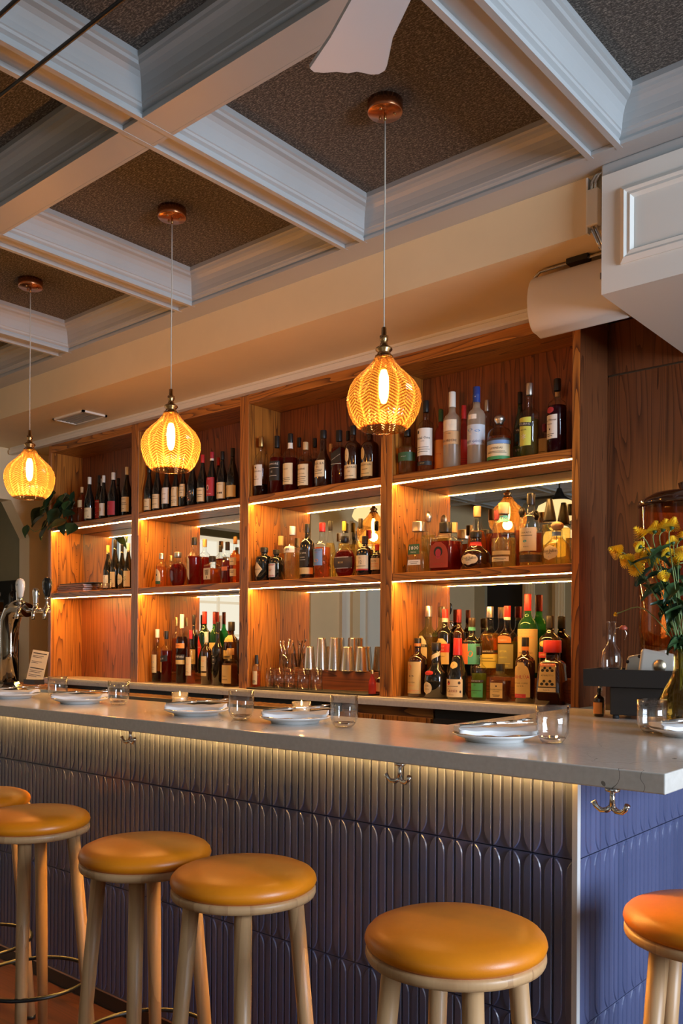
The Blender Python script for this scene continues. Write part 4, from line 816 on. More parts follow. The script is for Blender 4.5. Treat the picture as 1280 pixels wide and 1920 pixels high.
B('B2', 685, 350, 76, 'spir', 'k', None, 'k', 'black-capped dark bottle behind the orange bitter', [lab('e', .15, .4, bars=SM)], row='B', z=1.10)
B('B2', 775, 315, 128, 'bord', 'g', None, 'r', 'dark green digestif bottle with a red diamond label', [lab('r', .22, .62, (-70, 10), shape='diamond', text=[('BRAULIO', 9, .5, 'w')])], row='b', z=1.06)
B('B2', 818, 528, 104, 'bord', 'b', None, 'w', 'dark slim bottle with a long cream label', [lab('C', .26, .54, (-68, 32), text=[('CYNAR', 10, .68, 'S')], bars=[(.3, .5)]), lab('e', .17, .23, (-68, 32))], row='m')
B('B2', 905, 318, 96, 'bord', 'G', None, 'm', 'green bottle with a dark red cap at the back', [lab('e', .3, .5, bars=SM)], row='B', z=1.10)
B('B2', 938, 425, 112, 'shoul', 'k', None, 'k', 'tall black bottle with a silver etched emblem', [lab('k', .26, .54, (-55, 15), shape='diamond', text=[('M', 22, .5, 's')], bars=[(.3, .4), (.7, .4)], barc='s')], row='m')
B('B2', 1062, 422, 150, 'squat', 'b', None, 'k', 'dark ornate bottle with a gold medallion at the back', [lab('g', .62, .74, (-60, 50)), lab('e', .30, .46, (-40, 40), bars=SM)], row='b', z=1.08)
B('B2', 1068, 700, 162, 'squat', 'c', 'brown', 'c', 'small squat amber bottle with a large yellow label', [lab('e', .08, .56, (-62, 40), text=[('Amaro', 12, .4, 'D')], bars=[(.2, .5)])], fill=.6, row='m')
# -- leftmost bay
B('T1', 757, 362, 76, 'spir', 'c', 'rose', 'c', 'pale rosé bottle with cream label beside the plant', [lab('C', .42, .62, (-70, 45), text=[('VIN', 10, .5, 'e')])], fill=.9)
B('T1', 690, 540, 62, 'bord', 'b', None, 'k', 'small dark brown bottle half hidden by the plant', row='m')
for (x, top, w, d, sp_, cap, row) in (
    (826, 270, 86, 'with a cream label at its foot, left', [lab('C', .06, .30, dots=[(.4, .2, 5, 2, 'k')], bars=[(.7, .4)])], 'w', 'f'),
    (888, 260, 70, 'with a red and black patterned label', [lab('P', .06, .46, text=[('WXW', 14, .9, 'w')], dots=[(((k * 29) % 13) / 7 - .9, (k % 7) / 10, 4, 3, 'k' if k % 2 else 'w') for k in range(11)])], 'k', 'm'),
    (957, 255, 74, 'with a white label and orange square', [lab('w', .08, .36, dots=[(-.1, .5, 8, 11, 'O'), (-.1, .5, 5, 7, 'C')])], 'w', 'f'),
    (1046, 228, 96, 'with a crimson label', [lab('P', .06, .36, (-75, 60), dots=[(-.2, .6, 12, 12, 'S'), (-.2, .6, 9, 9, 'P')])], 'w', 'f'),
    (940, 285, 66, 'plain, at the back left', [], 'w', 'b'), (1092, 280, 76, 'plain, at the back right', [], 'k', 'b'),
    (1172, 178, 92, 'tallest, with a broad cream label', [lab('C', .08, .38, (-80, 60), text=[('CHATEAU', 9, .85, 'D')], bars=[(.6, .6), (.5, .7), (.2, .3)])], 'w', 'f')):
    B('T1', x, top, w, 'burg', 'k', None, cap, 'dark wine bottle ' + d, sp_, row)
for (x, top, w, d, sp_, cap) in (
    (998, 900, 82, 'with a yellow capsule', [lab('w', .06, .34, (-75, 45), dots=[(((k * 29) % 13) / 7 - .9, (k % 8) / 8, 3, 2.5, 'c') for k in range(12)])], 'y'),
    (1063, 848, 84, 'with a pale green-cream label', [lab('C', .06, .36, (-70, 45), bars=[(.5, .3)])], 'k'),
    (1128, 890, 74, 'with a round white label', [lab('w', .10, .36, (-70, 45), shape='oval', bars=[(.5, .6)])], 'k'),
    (1186, 880, 80, 'with a white label and black figure', [lab('w', .06, .40, (-75, 60), text=[('S', 38, .5, 'k')])], 'w')):
    B('T1', x, top, w, 'burg', 'k', None, cap, 'dark wine bottle ' + d, sp_, 'm', z=Z_S2)
# ------------------------------------------------------------------ on the bar top
ZT = 1.07
def plate(u, v, lab, rz):
    p = onz(u, v, ZT + .012)
    pr = [(0, .004), (.062, .004), (.063, 0), (.068, 0), (.070, .006), (.088, .011), (.0985, .0155), (.1005, .0178), (.099, .019), (.094, .0172), (.078, .0118), (.062, .0100), (0, .0095)]
    t = tag(MB().lathe(pr, 48).build('dinner_plate', 'porcelain', None, (p.x, p.y, ZT + .0003)), 'white side plate ' + lab, 'plate', 'place settings on the bar')
    # folded napkin, draped rim to rim: two soft layers
    m = MB(); nx, ny = 14, 6; vs = []
    for layer in (0, 1):
        for j in range(ny + 1):
            for i in range(nx + 1):
                a = -1 + 2 * i / nx; b = -1 + 2 * j / ny
                x = a * (.096 - .008 * abs(b)); y = b * (.024 + .030 * abs(a) ** 1.6)
                z = .0165 + .004 * abs(a) ** 2 + .003 * math.cos(b * 1.5) + .0012 * math.sin(9 * a + 3 * b) + (.012 * (1 - .35 * b * b) if layer else -.004 * (1 - abs(a)))
                vs.append((x, y, z))
    k = (nx + 1) * (ny + 1)
    for o in (0, k): m.add(vs[o:o + k], [(j * (nx + 1) + i, j * (nx + 1) + i + 1, (j + 1) * (nx + 1) + i + 1, (j + 1) * (nx + 1) + i) for j in range(ny) for i in range(nx)], True)
    rim = [i for i in range(nx + 1)] + [(j + 1) * (nx + 1) - 1 for j in range(1, ny + 1)] + [ny * (nx + 1) + i for i in range(nx - 1, -1, -1)] + [j * (nx + 1) for j in range(ny - 1, 0, -1)]
    m.add([vs[i] for i in rim] + [vs[i + k] for i in rim], [(i, (i + 1) % len(rim), len(rim) + (i + 1) % len(rim), len(rim) + i) for i in range(len(rim))], True)
    o = m.build('napkin', 'linen', None, (p.x, p.y, ZT + .0003)); o.rotation_euler[2] = R(rz); tag(o, 'folded white napkin ' + lab, 'napkin', 'place settings on the bar')
    zz = .0375
    f = thing('fork', 'silver fork ' + lab, 'fork', (p.x, p.y, ZT + zz), R(rz + 22), 'place settings on the bar')
    MB().tube([(-.085, .010, .000), (-.02, .010, .004), (.03, .010, .004), (.055, .010, .006)], [.0035, .003, .0022, .003], 6).build('handle', 'chrome', f)
    MB().prism([(.055, .005), (.062, .0), (.075, -.001), (.075, .021), (.062, .02), (.055, .015)], .005, .0068).build('head', 'chrome', f)
    for k in range(4): MB().tube([(.074, .0005 + k * .0063, .006), (.09, .0005 + k * .0063, .0085), (.105, .0005 + k * .0063, .011)], [.0016, .0015, .001], 5).build('tine', 'chrome', f)
    kn = thing('table_knife', 'silver table knife ' + lab, 'knife', (p.x, p.y, ZT + zz), R(rz + 18), 'place settings on the bar')
    MB().tube([(-.095, -.008, 0), (-.02, -.008, .003), (0, -.008, .004)], [.0042, .0042, .003], 6).build('handle', 'chrome', kn)
    MB().prism([(0, -.012), (.08, -.013), (.098, -.008), (.09, -.004), (0, -.005)], .003, .0048).build('blade', 'chrome', kn)
for u, v, lab_, rz in ((25, 1303, 'cut off at the left edge of the bar', 42), (150, 1312, 'left of the third tumbler from the left post', 40), (368, 1333, 'behind which the first candle burns', 40), (553, 1347, 'in front of the second candle', 41), (927, 1379, 'nearest the bar corner', 40), (1296, 1371, 'cut off at the right edge of the bar', 40)):
    plate(u, v, {150: 'second from the left end of the bar', 368: 'in front of the left candle', 553: 'in front of the right candle'}.get(u, lab_), rz)
def tumbler(u, v, lab):
    p = onz(u, v, ZT); t = thing('tumbler', 'clear ribbed glass tumbler ' + lab, 'glass', (p.x, p.y, ZT + .0003), 0, 'tumblers on the bar')
    o = [(.0, .0), (.019, .0), (.026, .004), (.033, .014), (.0365, .026), (.0372, .045), (.0372, .086)]
    i_ = [(.0358, .086), (.0355, .045), (.0345, .028), (.030, .017), (.022, .011), (0, .010)]
    MB().lathe(o + i_, 48, lob=14, amp=.012).build('glass_wall', 'glass_thin', t)
    MB().lathe([(0, .0015), (.018, .0015), (.027, .006), (.031, .013), (.028, .0145), (.02, .0095), (0, .009)], 32).build('thick_base', 'glass_thin', t)
for u, v, l_ in ((108, 1309, 'at the far left, beside the first two plates'), (222, 1322, 'right of the second plate'), (452, 1350, 'right of the plate at the left candle'), (645, 1364, 'right of the plate at the right candle'), (1035, 1394, 'right of the plate nearest the bar corner'), (1222, 1374, 'in front of the flower vase')): tumbler(u, v, l_)
def candle(u, v, lab):
    p = onz(u, v, ZT); t = thing('candle_holder', 'small faceted glass candle holder with lit tealight ' + lab, 'candle', (p.x, p.y, ZT + .0003), 0, 'candles on the bar')
    MB().lathe([(0, 0), (.020, 0), (.026, .006), (.029, .045), (.0275, .045), (.0245, .009), (0, .007)], 24, lob=8, amp=.03).build('glass_cup', 'glass_cut', t)
    MB().lathe([(0, .008), (.019, .008), (.019, .026), (0, .026)], 20).build('tealight', 'wax', t)
    MB().tube([(0, 0, .026), (.0005, 0, .034)], .0008, 5).build('wick', 'ink', t)
    MB().lathe([(.0008, .032), (.003, .036), (.0028, .041), (.001, .047), (0, .050)], 10).build('flame', 'flame', t)
    l = bpy.data.lights.new('candle_light', 'POINT'); l.energy = .12; l.color = (1, .5, .15); l.shadow_soft_size = .005; lo = bpy.data.objects.new('candle_light', l); COL.objects.link(lo); lo.parent = t; lo.location = (0, 0, .07)
candle(337, 1322, 'behind the left place setting'); candle(565, 1343, 'behind the right place setting')
# ------------------------------------------------------------------ draught tap
p = onz(40, 1290, ZT)
tp = thing('beer_tap_tower', 'curved dark chrome beer tap tower at the left end of the bar', 'beer tap', (ony(33, 1290, 2.0).x, 1.96, ZT), 0)
pmat('dark_chrome', (.30, .26, .22), .07, 1)
MB().lathe([(.088, 0), (.088, .004), (.045, .036), (.04, .046)], 6, smooth=False).build('base', 'dark_chrome', tp)
AZ = ony(64, 1142, 1.985).z - ZT
pa = [(0, 0, .045), (-.003, 0, AZ * .5), (-.002, .0, AZ * .72), (.008, 0, AZ * .88), (.035, .0, AZ * .98), (.075, .0, AZ * 1.01), (.115, .0, AZ), (.15, 0, AZ * .985)]
MB().tube(pa, [.036, .036, .039, .042, .041, .037, .033, .03], 20).build('column', 'dark_chrome', tp)
MB().tube([(.13, 0, AZ - .008), (.27, .03, AZ - .008)], .011, 10).build('manifold', 'chrome', tp)
for k, (x, y, col, vt, lab_) in enumerate(((.055, .02, 'chrome', 1104, None), (.135, -.02, 'w', 1085, 'white tap handle with a small black emblem'), (.225, .0, 'chrome', 1104, None), (.262, .03, 'k', 1084, 'black tap handle'))):
    zt2 = ony(64, vt, 1.985).z - ZT; z0 = AZ
    f = MB().tube([(x, y, z0), (x + .02, y - .022, z0), (x + .03, y - .034, z0 - .022), (x + .034, y - .038, z0 - .045)], [.011, .010, .008, .007], 10).build('faucet', 'chrome', tp)
    st_ = zt2 - (.085 if col in 'wk' else .075)
    MB().lathe([(.010, 0), (.010, .012), (.005, .016), (.005, max(.02, st_ - z0 - .012)), (.009, max(.024, st_ - z0 - .008)), (.010, st_ - z0)], 14, (x, y - .006, z0)).build('collar', 'chrome', f)
    if col in 'wk':
        h = MB().lathe([(.009, 0), (.017, .008), (.025, .036), (.0275, .055), (.0255, .070), (.017, .081), (0, .085)], 24, (x, y - .006, st_), depth=.6).build('tap_handle', flat(CO[col], .2), tp); h['label'] = lab_
        if col == 'w':
            tv, tf = text_mesh('AA', .014); MB().add([(x + .004 + a, y - .0245, st_ + .056 + b) for a, b in tv], tf).build('emblem', 'ink', h)
    else: MB().lathe([(.008, 0), (.009, .01), (.0125, .045), (.0135, .062), (.010, .072), (0, .075)], 16, (x, y - .006, st_)).build('tap_handle', 'chrome', tp)
# ------------------------------------------------------------------ third bay, back counter: mat, tins, glasses
Z = Z_C + .0005
mt = box(-3.42, -2.60, 3.222, 3.40, Z, Z + .008).build('bar_mat', 'rubber', bevel=.003); tag(mt, 'long black rubber bar mat in front of the shaker tins', 'mat')
def b3(x, y): return (450 + x * 270 / 1280, 1090 + y * 270 / 1280)
zr = 1.1436
for (x, top, w, d) in ((618, 580, 104, 'first on the left, short'), (725, 503, 108, 'second from left, tall'), (838, 500, 112, 'third from left, tall'), (1018, 503, 80, 'tall, behind the two right ones'), (958, 582, 128, 'fourth from left, short'), (1080, 582, 122, 'last on the right, short and dark')):
    y = 3.422 if 'behind' not in d else 3.48
    q = ony(*b3(x, top), y); r = w * .2109 / 2 / ppm(q); h = q.z - zr
    t = thing('shaker_tin', 'upturned steel cocktail tin, ' + d, 'shaker', (q.x, min(y, 3.4905 - r), zr + .0003), 0, 'steel cocktail tins on the riser')
    MB().lathe([(r, 0), (r * 1.02, .003), (r, .006), (r * .72, h - .004), (r * .68, h), (r * .5, h), (r * .46, h - .006), (0, h - .006)], 28).build('tin', 'steel', t)
    MB().tube([(r * 1.01 * math.cos(i * math.pi / 12), r * 1.01 * math.sin(i * math.pi / 12), .004) for i in range(24)], .0022, 6, close=True).build('rolled_rim', 'chrome', t)
zm = Z + .0085
for i, (x, w) in enumerate(((265, 80), (345, 100), (440, 106), (560, 112), (680, 112))):
    q = ony(*b3(x, 770), 3.30); r = w * .2109 / 2 / ppm(q); h = max(.09, q.z - zm)
    t = thing('rocks_glass', 'upturned clear rocks glass on the black mat, %s from the left' % ['first, slender ribbed', 'second', 'third', 'fourth', 'last'][i], 'glass', (q.x, 3.30, zm + .0003), 0, 'upturned glasses on the mat')
    MB().lathe([(r, 0), (r * .93, h * .5), (r * .86, h), (0, h), (0, h - .012), (r * .80, h - .014), (r * .9, h * .5), (r * .965, 0)], 28, lob=10 if i == 0 else 0, amp=.03).build('glass_wall', 'glass_thin', t)
q = ony(*b3(148, 655), 3.29)
make_bottle((q.x, 3.29, zm), q.z - zm, .022, 'vodk', 'c', 'rose', 'k', [lab('C', .08, .5, (-70, 50), bars=SM)], 'small mixer bottle with black cap, left end of the black mat', .5, 0, .72, 'small bottles by the mat')
q = ony(*b3(1172, 790), 3.26)
make_bottle((q.x, 3.262, zm), q.z - zm, .019, 'burg', 'r', None, 'g', [], 'tiny red bitters bottle with gold top, right end of the mat', .5, 0, None, 'small bottles by the mat')
q = ony(*b3(1215, 800), 3.275)
make_bottle((min(q.x, -2.562), 3.30, zm), q.z - zm, .019, 'spir', 'b', None, 'k', [lab('C', .1, .5)], 'tiny dark bitters bottle, right end of the black mat', .5, 0, None, 'small bottles by the mat')
q = ony(*b3(400, 640), 3.44)
ut = thing('utensil_jar', 'glass jar of bar spoons and picks behind the upturned glasses', 'jar', (q.x, 3.445, zr + .0003))
MB().lathe([(0, 0), (.034, 0), (.038, .004), (.038, .085), (.0355, .085), (.0355, .006), (0, .005)], 24).build('jar', 'glass_thin', ut)
for k in range(9):
    a = k * 2.4; s = thing_ = MB().tube([(.012 * math.cos(a), .012 * math.sin(a), .008), (.028 * math.cos(a), .022 * math.sin(a), .10), (.045 * math.cos(a), .026 * math.sin(a), .135 + .01 * (k % 3))], [.0025, .0025, .004], 6).build('bar_spoon' if k % 2 else 'wooden_stick', 'chrome' if k % 2 else 'board_wood', ut)
    if k % 2: MB().ball((.046 * math.cos(a), .026 * math.sin(a), .138 + .01 * (k % 3)), .008, 8, (1, .6, 1.2)).build('spoon_bowl', 'chrome', ut)
# ------------------------------------------------------------------ leftmost bay: boards, plant, menu
zb = Z_S2 + .0005
q = ony(150, 1100, 3.36)
for k, (w, lab_) in enumerate(((.40, 'lowest'), (.385, 'second'), (.40, 'third'), (.37, 'topmost'))):
    o = MB().prism([(-w / 2, -.075), (w / 2 - .08, -.075), (w / 2 - .06, -.02), (w / 2, -.018), (w / 2, .018), (w / 2 - .06, .02), (w / 2 - .08, .075), (-w / 2, .075)], 0, .012).build('serving_board', 'board_wood', None, (-5.16 + .004 * k, 3.352, zb + k * .0125), bevel=.002)
    tag(o, 'flat wooden serving board, %s of the stack of four' % lab_, 'board', 'stack of serving boards')
o = MB().box(-.19, .2, -.05, .03, 0, .008).build('serving_tray', 'black_plastic', None, (-5.15, 3.34, zb + .0505), bevel=.002); tag(o, 'thin black tray lying on the stack of boards', 'tray')
for k, (dx, lab_) in enumerate(((0, 'left'), (.055, 'middle'), (.11, 'right'))):
    t = MB().lathe([(0, 0), (.012, 0), (.010, .012), (.020, .03), (.022, .045), (.0205, .045), (.018, .031), (0, .014)], 18).build('small_glass', 'glass_thin', None, (-4.87 + dx * .9, 3.30, zb)); tag(t, 'tiny stemmed glass beside the boards, %s of three' % lab_, 'glass', 'tiny glasses beside the boards')
pot = thing('trailing_plant', 'trailing green pothos in a pot on the leftmost top shelf', 'plant', (-5.20, 3.36, Z_S1 + .0005))
MB().lathe([(0, 0), (.045, 0), (.06, .10), (.064, .10), (.064, .115), (.056, .115), (.05, .02), (0, .015)], 24).build('pot', 'terracotta', pot)
MB().lathe([(0, .098), (.056, .098)], 20, cap=False).build('soil', 'soil', pot)
def leaf_mesh(l, w, mat, cup=.12):
    m = MB(); n = 8; vs = []
    for i in range(n + 1):
        t = i / n; hw = w / 2 * math.sin(math.pi * min(1, t * .96 + .04) ** .62) if 0 < i < n else 0.001
        for s in (-1, -.5, 0, .5, 1): vs.append((t * l - (.12 * l * abs(s) if i == 0 else 0), s * hw, cup * w * abs(s) - .25 * l * t * t))
    m.add(vs, [(i * 5 + j, i * 5 + j + 1, (i + 1) * 5 + j + 1, (i + 1) * 5 + j) for i in range(n) for j in range(4)], True)
    return m.mesh('leaf', mat)
LM = [leaf_mesh(.10, .085, 'leaf_dark'), leaf_mesh(.085, .07, 'leaf'), leaf_mesh(.12, .09, 'leaf_dark')]
rnd = random.Random(3)
base = Vector((-5.20, 3.36, Z_S1))
def vine(pts):
    P_ = [Vector(q) - base for q in pts]; MB().tube(P_, .0022, 5).build('vine', 'stem_green', pot)
    return P_
def leaf(at, k, yaw, pitch, roll=0):
    o = link('leaf', LM[k], pot, at); o.rotation_euler = (R(roll), R(pitch), R(yaw))
px_leaf = [(100, 930), (88, 950), (118, 935), (140, 925), (128, 942), (75, 955), (95, 965), (110, 970), (122, 978), (90, 978), (52, 987), (88, 990), (132, 960), (108, 950), (82, 968), (118, 958)]
for i, (u, v) in enumerate(px_leaf):
    q = ony(u, v, 3.17 + .05 * ((i * 7) % 4)) - base
    leaf(q, i % 3, rnd.uniform(180, 320), rnd.uniform(15, 70), rnd.uniform(-30, 30))
for i in range(16):
    q = ony(rnd.uniform(78, 148), rnd.uniform(918, 985), 3.16 + rnd.uniform(0, .14)) - base
    leaf(q, i % 3, rnd.uniform(180, 330), rnd.uniform(15, 75), rnd.uniform(-35, 35))
vine([ony(118, 958, 3.33), ony(108, 955, 3.27), ony(98, 968, 3.20), ony(90, 985, 3.19)])
vine([ony(118, 958, 3.33), ony(95, 965, 3.22), ony(80, 990, 3.20), ony(66, 998, 3.20), ony(54, 990, 3.20)])
vine([ony(125, 958, 3.34), ony(120, 940, 3.28), ony(135, 928, 3.24)])
vine([ony(125, 958, 3.34), ony(105, 935, 3.26), ony(92, 948, 3.22), ony(76, 956, 3.2)])
mn = thing('menu_stand', 'printed drinks menu leaning in a black stand at the left end', 'menu', (-5.36, 3.13, 1.012))
mn.location = (min(ony(88, 1263, 3.10).x, -5.33), 3.095, 1.012)
sheet = MB().prism([(-.06, 0), (.06, 0), (.06, .215), (-.06, .215)], -.0015, .0015, 'y').build('sheet', 'paper', mn); sheet.rotation_euler = (R(-10), R(8), R(28))
q = MB()
for k, (w, z, hh) in enumerate([(.1, .195, .003), (.08, .178, .0015), (.07, .168, .0015), (.075, .14, .0012), (.05, .13, .0012), (.1, .095, .003), (.09, .078, .0013), (.08, .068, .0013), (.09, .05, .0013), (.06, .04, .0013)]): q.box(-.05, -.05 + w, -.0022, -.0016, z - hh, z + hh)
q.build('printed_lines', 'ink', sheet)
box(-.07, .07, -.035, .035, -.012, .02).build('stand_block', 'black_plastic', mn)
cn = box(-6.9, -5.25, 2.99, 3.2, .96, .9995).build('station_counter', 'board_wood'); tag(cn, 'wooden service counter end at the far left behind the tap', 'countertop')
box(-6.85, -5.3, 3.01, 3.18, 0, .959).build('cabinet_body', 'void', cn)
# ------------------------------------------------------------------ coffee station in the side room, far left
su = thing('wall_shelving', 'dark wall shelving with bottles in the side room at far left', 'shelving', (-6.75, 3.62, 0))
box(-.75, .50, .24, .27, .9, 1.80).build('back_board', 'void', su)
for z in (1.16, 1.52): box(-.75, .50, 0, .24, z - .03, z).build('shelf', 'oak_x', su)
for x in (-.75, .47): box(x, x + .03, .0, .24, .9, 1.55).build('side_post', 'black_plastic', su)
for k in range(7):
    x = -6.95 + k * .105; zb_ = 1.1605 if k % 2 else 1.5205
    make_bottle((x, 3.72, zb_), .17 + .03 * (k % 3), .032, ['bord', 'spir', 'squat'][k % 3], ['c', 'k', 'b', 'c'][k % 4], ['gold', None, None, 'rose'][k % 4], ['s', 'c', 'k', 'g'][k % 4], [lab('C', .1, .45)] if k % 2 else [], 'blurred %s bottle on the %s side-room shelf, number %s from the left' % (['clear', 'black', 'brown', 'pale'][k % 4], 'lower' if k % 2 else 'upper', ['one', 'two', 'three', 'four', 'five', 'six', 'seven'][k]), .5, 0, None, 'bottles in the side room')
em = thing('coffee_machine', 'dark coffee machine in the side room behind the tap tower', 'coffee machine', (-6.35, 3.30, 1.0))
box(-.25, .22, -.10, .14, 0, .30).build('body', 'black_plastic', em, bevel=.01)
MB().tube([(.1, -.12, .22), (.1, -.20, .20)], .014, 10).build('group_handle', 'chrome', em); MB().lathe([(.018, 0), (.018, .006)], 16, (0, 0, 0)).build('gauge', flat((.6, .5, .7), .3), em, (.16, -.101, .20)).rotation_euler = (R(90), 0, 0)
eb = box(-6.75, -6.06, 3.205, 3.5, .0, .999).build('coffee_counter', 'void'); tag(eb, 'black counter carrying the coffee machine in the side room', 'counter')
# ------------------------------------------------------------------ right end: caddy, carafe, stand, dispenser, vase
q = onz(1185, 1347, ZT)
cy = thing('black_caddy', 'black two-tier caddy on the counter at the right', 'caddy', (q.x, q.y, ZT), R(8))
box(-.055, .13, -.05, .12, .012, .098).build('lower_box', 'black_plastic', cy, bevel=.004)
for (x, y) in ((-.04, -.035), (.115, -.035), (-.04, .105), (.115, .105)): MB().lathe([(.01, 0), (.01, .012)], 10, (x, y, 0)).build('foot', 'rubber', cy)
for b_ in ((-.13, .14, -.07, .13, .098, .104), (-.13, .14, -.07, -.064, .104, .150), (-.13, .14, .124, .13, .104, .150), (-.13, -.124, -.064, .124, .104, .150), (.134, .14, -.064, .124, .104, .150)): box(*b_).build('tray_board', 'black_plastic', cy)
zt_ = ZT + .1045
q2 = ony(1141, 1165, q.y + .02)
cf = thing('swing_top_carafe', 'clear swing-top carafe standing in the black caddy', 'bottle', (q.x - .075, q.y + .02, zt_))
h = q2.z - zt_; r = .032
MB().lathe([(0, 0), (r, .002), (r, h * .42), (r * .85, h * .52), (r * .45, h * .62), (r * .38, h * .7), (r * .38, h * .97), (r * .48, h * .975), (r * .48, h)], 28).build('glass_body', 'glass_thin', cf)
MB().tube([(r * .4, 0, h * .88), (r * 1.1, 0, h * .92), (r * 1.5, 0, h * .80), (r * 1.3, 0, h * .7)], .0013, 5).build('wire_bail', 'chrome', cf)
MB().lathe([(.011, 0), (.013, .006), (.006, .014)], 12, (r * 1.15, 0, h * .86)).build('stopper', flat((.35, .06, .03), .3), cf)
make_bottle((q.x - .105, q.y - .005, ZT + .0005), .088, .016, 'spir', 'b', None, 'k', [lab('O', .1, .5)], 'small brown dropper bottle under the black caddy tray', .5)
make_bottle((q.x - .13, q.y + .06, ZT + .0005), .09, .016, 'spir', 'c', 'amber', 's', [], 'small clear dropper bottle under the black caddy tray', .5)
dv = thing('tablet_stand', 'silver angled tablet stand in the black caddy', 'stand', (q.x + .026, q.y + .03, zt_), R(14))
dv.scale = (1.0, 1.0, 1.12)
MB().prism([(-.07, .0), (-.055, .075), (.06, .095), (.075, .0)], .0, .018, 'y').build('rear_plate', 'silver_device', dv, (0, .03, 0), bevel=.006)
MB().prism([(-.02, .02), (-.01, .098), (.09, .082), (.09, .0), (-.015, .0)], -.012, .012, 'y').build('front_plate', 'silver_device', dv, (0, 0, 0), bevel=.010, seg=4)
MB().lathe([(0, 0), (.018, 0), (.018, .003), (0, .003)], 20).build('round_button', flat((.70, .58, .40), .35, 1), dv, (.045, -.0115, .05)).rotation_euler = (R(90), 0, 0)
for k in range(3): MB().lathe([(0, 0), (.005, 0), (.005, .002), (0, .002)], 10).build('rubber_dot', 'ink', dv, ((-.055, -.02, -.03)[k], .030, (.06, .075, .01)[k])).rotation_euler = (R(90), 0, 0)
dr_ = .145; q = ony(1207, 1100, 3.02); HT = ony(1207, 955, 3.02).z - 1.0425
di = thing('drinks_dispenser', 'tall amber glass drinks dispenser behind the yellow flowers', 'dispenser', (q.x + dr_ * .88, 3.04, 1.0425))
MB().lathe([(.13, 0), (.13, .012), (.115, .02), (.115, .19), (.13, .20), (.13, .215)], 40).build('metal_stand', 'steel', di)
MB().lathe([(0, .22), (.125, .22), (.14, .245), (dr_, .30), (dr_, HT), (.139, HT + .006), (.138, HT), (.140, .30), (.13, .25), (0, .232)], 48).build('glass_tank', 'glass_amber', di)
MB().lathe([(.147, HT), (.150, HT + .006), (.148, HT + .018), (.10, HT + .045), (.03, HT + .056), (.012, HT + .058), (.018, HT + .08), (0, HT + .087)], 48).build('lid', 'glass_brown', di)
VX = onz(1278, 1368, ZT)
vs_ = thing('flower_vase', 'amber glass bottle vase holding yellow chrysanthemums', 'vase', (VX.x, VX.y, ZT + .0003))
MB().lathe([(0, 0), (.055, 0), (.066, .008), (.068, .04), (.060, .08), (.042, .115), (.026, .145), (.021, .17), (.022, .20), (.0265, .215), (.0245, .215), (.019, .20), (.018, .17), (.023, .146), (.039, .115), (.057, .08), (.064, .04), (.05, .008), (0, .006)], 40).build('glass_body', 'glass_vase', vs_)
def head_mesh(r, layers, mat='petal'):
    m = MB()
    for li in range(layers):
        n = 22 - li * 2; rr = r * (1 - li * .145); up_ = -.05 + li * .24
        for k in range(n):
            a = 2 * math.pi * (k + .5 * (li % 2)) / n; ca, sa = math.cos(a), math.sin(a); w = rr * 3.5 / n
            pts = []
            for t, ww in ((.12, .35), (.55, .85), (.90, 1.0), (1.0, .45)):
                z = r * (.12 + li * .10 + up_ * t * (1 - .35 * t)); 
                for s in (-1, 1): pts.append((ca * rr * t - sa * w * ww * s * .5, sa * rr * t + ca * w * ww * s * .5, z + .02 * r * s))
            m.add(pts, [(0, 1, 3, 2), (2, 3, 5, 4), (4, 5, 7, 6)], True)
    return m
HM = [head_mesh(.0235, 6).mesh('flower_head', 'petal'), head_mesh(.0195, 5).mesh('flower_head', 'petal')]
CM = MB().lathe([(0, .0), (.004, .002), (.005, .005), (.003, .0095), (0, .0105)], 10).mesh('flower_centre', 'petal_core')
KM = MB().lathe([(.0015, -.006), (.006, -.001), (.007, .003), (0, .003)], 10).mesh('calyx', 'leaf')
SLM = [leaf_mesh(.06, .034, 'leaf', .2), leaf_mesh(.05, .03, 'leaf_dark', .2)]
FL = [(250, 650, 0, (-.5, -.8, .3)), (400, 790, 0, (-.2, -.9, .3)), (535, 915, 0, (.1, -1, .25)), (585, 755, 0, (.3, -.6, .6)), (620, 390, 0, (-.4, -.5, .75)), (600, 560, 1, (-.8, .2, .5)), (830, 320, 0, (0, .3, .9)), (815, 760, 1, (.2, -1, .2)), (1100, 260, 0, (.1, .4, .9)), (1040, 670, 1, (-.5, .3, .6)), (1120, 500, 1, (-.2, .3, .8)), (1240, 430, 1, (.3, .1, .9)), (1255, 680, 0, (.5, -.6, .5)), (1190, 810, 1, (-.4, -.4, .2)), (960, 290, 0, (.2, .2, .9)), (740, 680, 1, (-.1, .4, .8)), (970, 1000, 1, (.2, -.2, -.3)), (215, 1635, 1, (-.6, -.6, -.4))]
neck = Vector((VX.x, VX.y, ZT + .205))
PLACE = ['lowest of the left cluster', 'second in the left cluster', 'largest, facing the viewer', 'uppermost of the left cluster', 'upper left', 'below the upper left one', 'at the top', 'in the middle with a dark centre', 'topmost at the right', 'right of the middle', 'right of the top', 'at the right edge', 'large, at the right edge', 'low at the right', 'between the top two', 'behind the middle one', 'drooping in the centre', 'tiny bud on a bent stem']
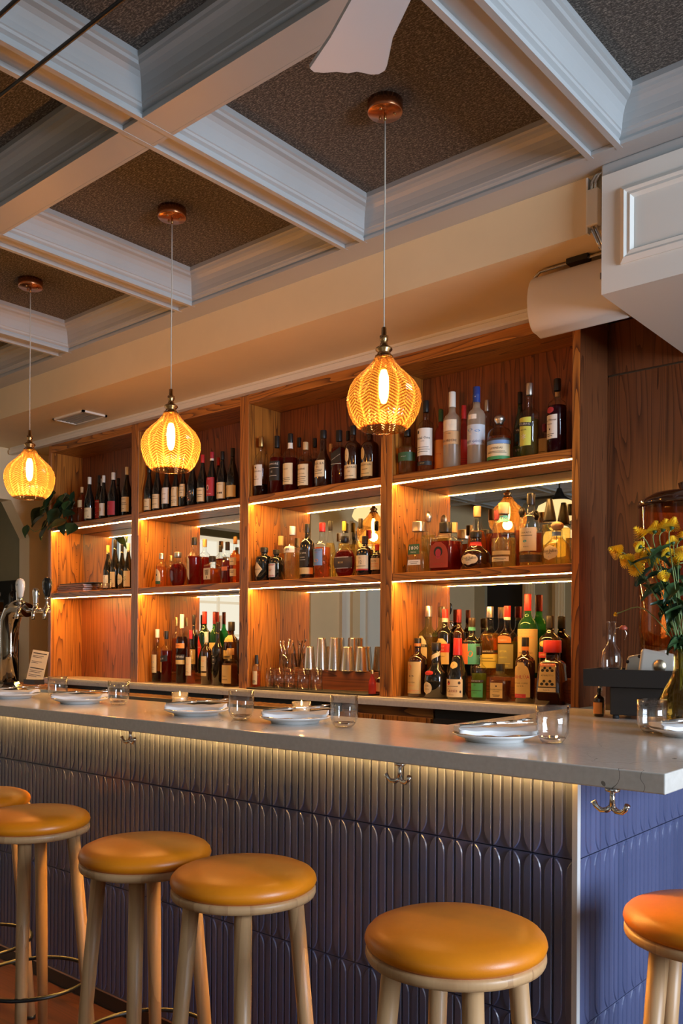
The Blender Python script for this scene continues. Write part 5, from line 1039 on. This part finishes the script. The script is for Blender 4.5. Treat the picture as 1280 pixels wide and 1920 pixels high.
for i, (x, y, k, n) in enumerate(FL):
    u, v = 1130 + x * 150 / 1280, 960 + y * 150 / 1280
    hp = ony(u, v, VX.y - .03 + .03 * ((i * 5) % 4)); n = Vector(n).normalized()
    t = thing('chrysanthemum', 'yellow chrysanthemum in the amber vase, ' + PLACE[i], 'flower', hp, 0, 'yellow chrysanthemums in the vase')
    qt = Vector((0, 0, 1)).rotation_difference(n)
    sc = .38 if i == 17 else (1.0 if k == 0 else .95)
    for me, nm in ((HM[k], 'flower_head'), (CM, 'flower_centre'), (KM, 'calyx')):
        o = link(nm, me, t); o.rotation_mode = 'QUATERNION'; o.rotation_quaternion = qt; o.scale = (sc,) * 3
    rel = neck - hp; mid = rel * .45 + Vector((0, 0, .02)) - n * .02
    if i == 17: mid = rel * .45 + Vector((0, 0, .06))
    root = rel + Vector((.008 * math.cos(i * 2.1), .008 * math.sin(i * 2.1), -.10))
    rt0 = rel + Vector((.010 * math.cos(i), .010 * math.sin(i), 0))
    P_ = [-n * .005, -n * .03 * sc, mid, rt0, root]
    # smooth the stem
    pts = []
    for a in range(len(P_) - 1):
        p0 = P_[max(a - 1, 0)]; p1 = P_[a]; p2 = P_[a + 1]; p3 = P_[min(a + 2, len(P_) - 1)]
        for s in range(4):
            f = s / 4; pts.append(.5 * ((2 * p1) + (p2 - p0) * f + (2 * p0 - 5 * p1 + 4 * p2 - p3) * f * f + (3 * p1 - p0 - 3 * p2 + p3) * f ** 3))
    pts.append(P_[-1]); MB().tube(pts, .0014, 5).build('stem', 'stem_green', t)
    if i != 17:
        for j in range(4):
            at = pts[5 + j * 2]; o = link('leaf', SLM[(i + j) % 2], t, at); o.rotation_euler = (rnd.uniform(-.6, .6), R(rnd.uniform(-10, 60)), rnd.uniform(0, 6.28)); o.scale = (rnd.uniform(.7, 1.15),) * 3
# ------------------------------------------------------------------ lamps of the room behind, seen in the mirrors
def refl(u, v, y):
    a = ony(u, v, YB - .010); d = ray(u, v); return a + Vector((d.x, -d.y, d.z)) * ((y - a.y) / -d.y)
for u, v, y, lab_ in ((700, 968, .35, 'cream glass pendant with dark cap, reflected in the third bay mirror'), (1048, 960, -.5, 'cream glass pendant with dark cap, reflected in the rightmost bay mirror')):
    c = refl(u, v, y); t = thing('globe_pendant', lab_, 'pendant lamp', c, 0, 'globe pendants behind the viewer')
    MB().lathe([(.09, .11), (.19, .06), (.21, .0), (.19, -.03), (.10, -.085), (.03, -.10), (0, -.10)], 32).build('glass_shade', 'lamp_glow', t)
    MB().lathe([(.02, .22), (.03, .19), (.05, .15), (.10, .115), (.10, .105)], 24).build('cap', 'black_metal', t)
    MB().lathe([(.008, .2), (.008, max(.25, ZC - c.z))], 8).build('rod', 'black_metal', t)
    l = bpy.data.lights.new('globe_light', 'POINT'); l.energy = 2; l.color = (1, .68, .34); l.shadow_soft_size = .15; lo = bpy.data.objects.new('globe_light', l); COL.objects.link(lo); lo.parent = t; lo.location = (0, 0, -.27)
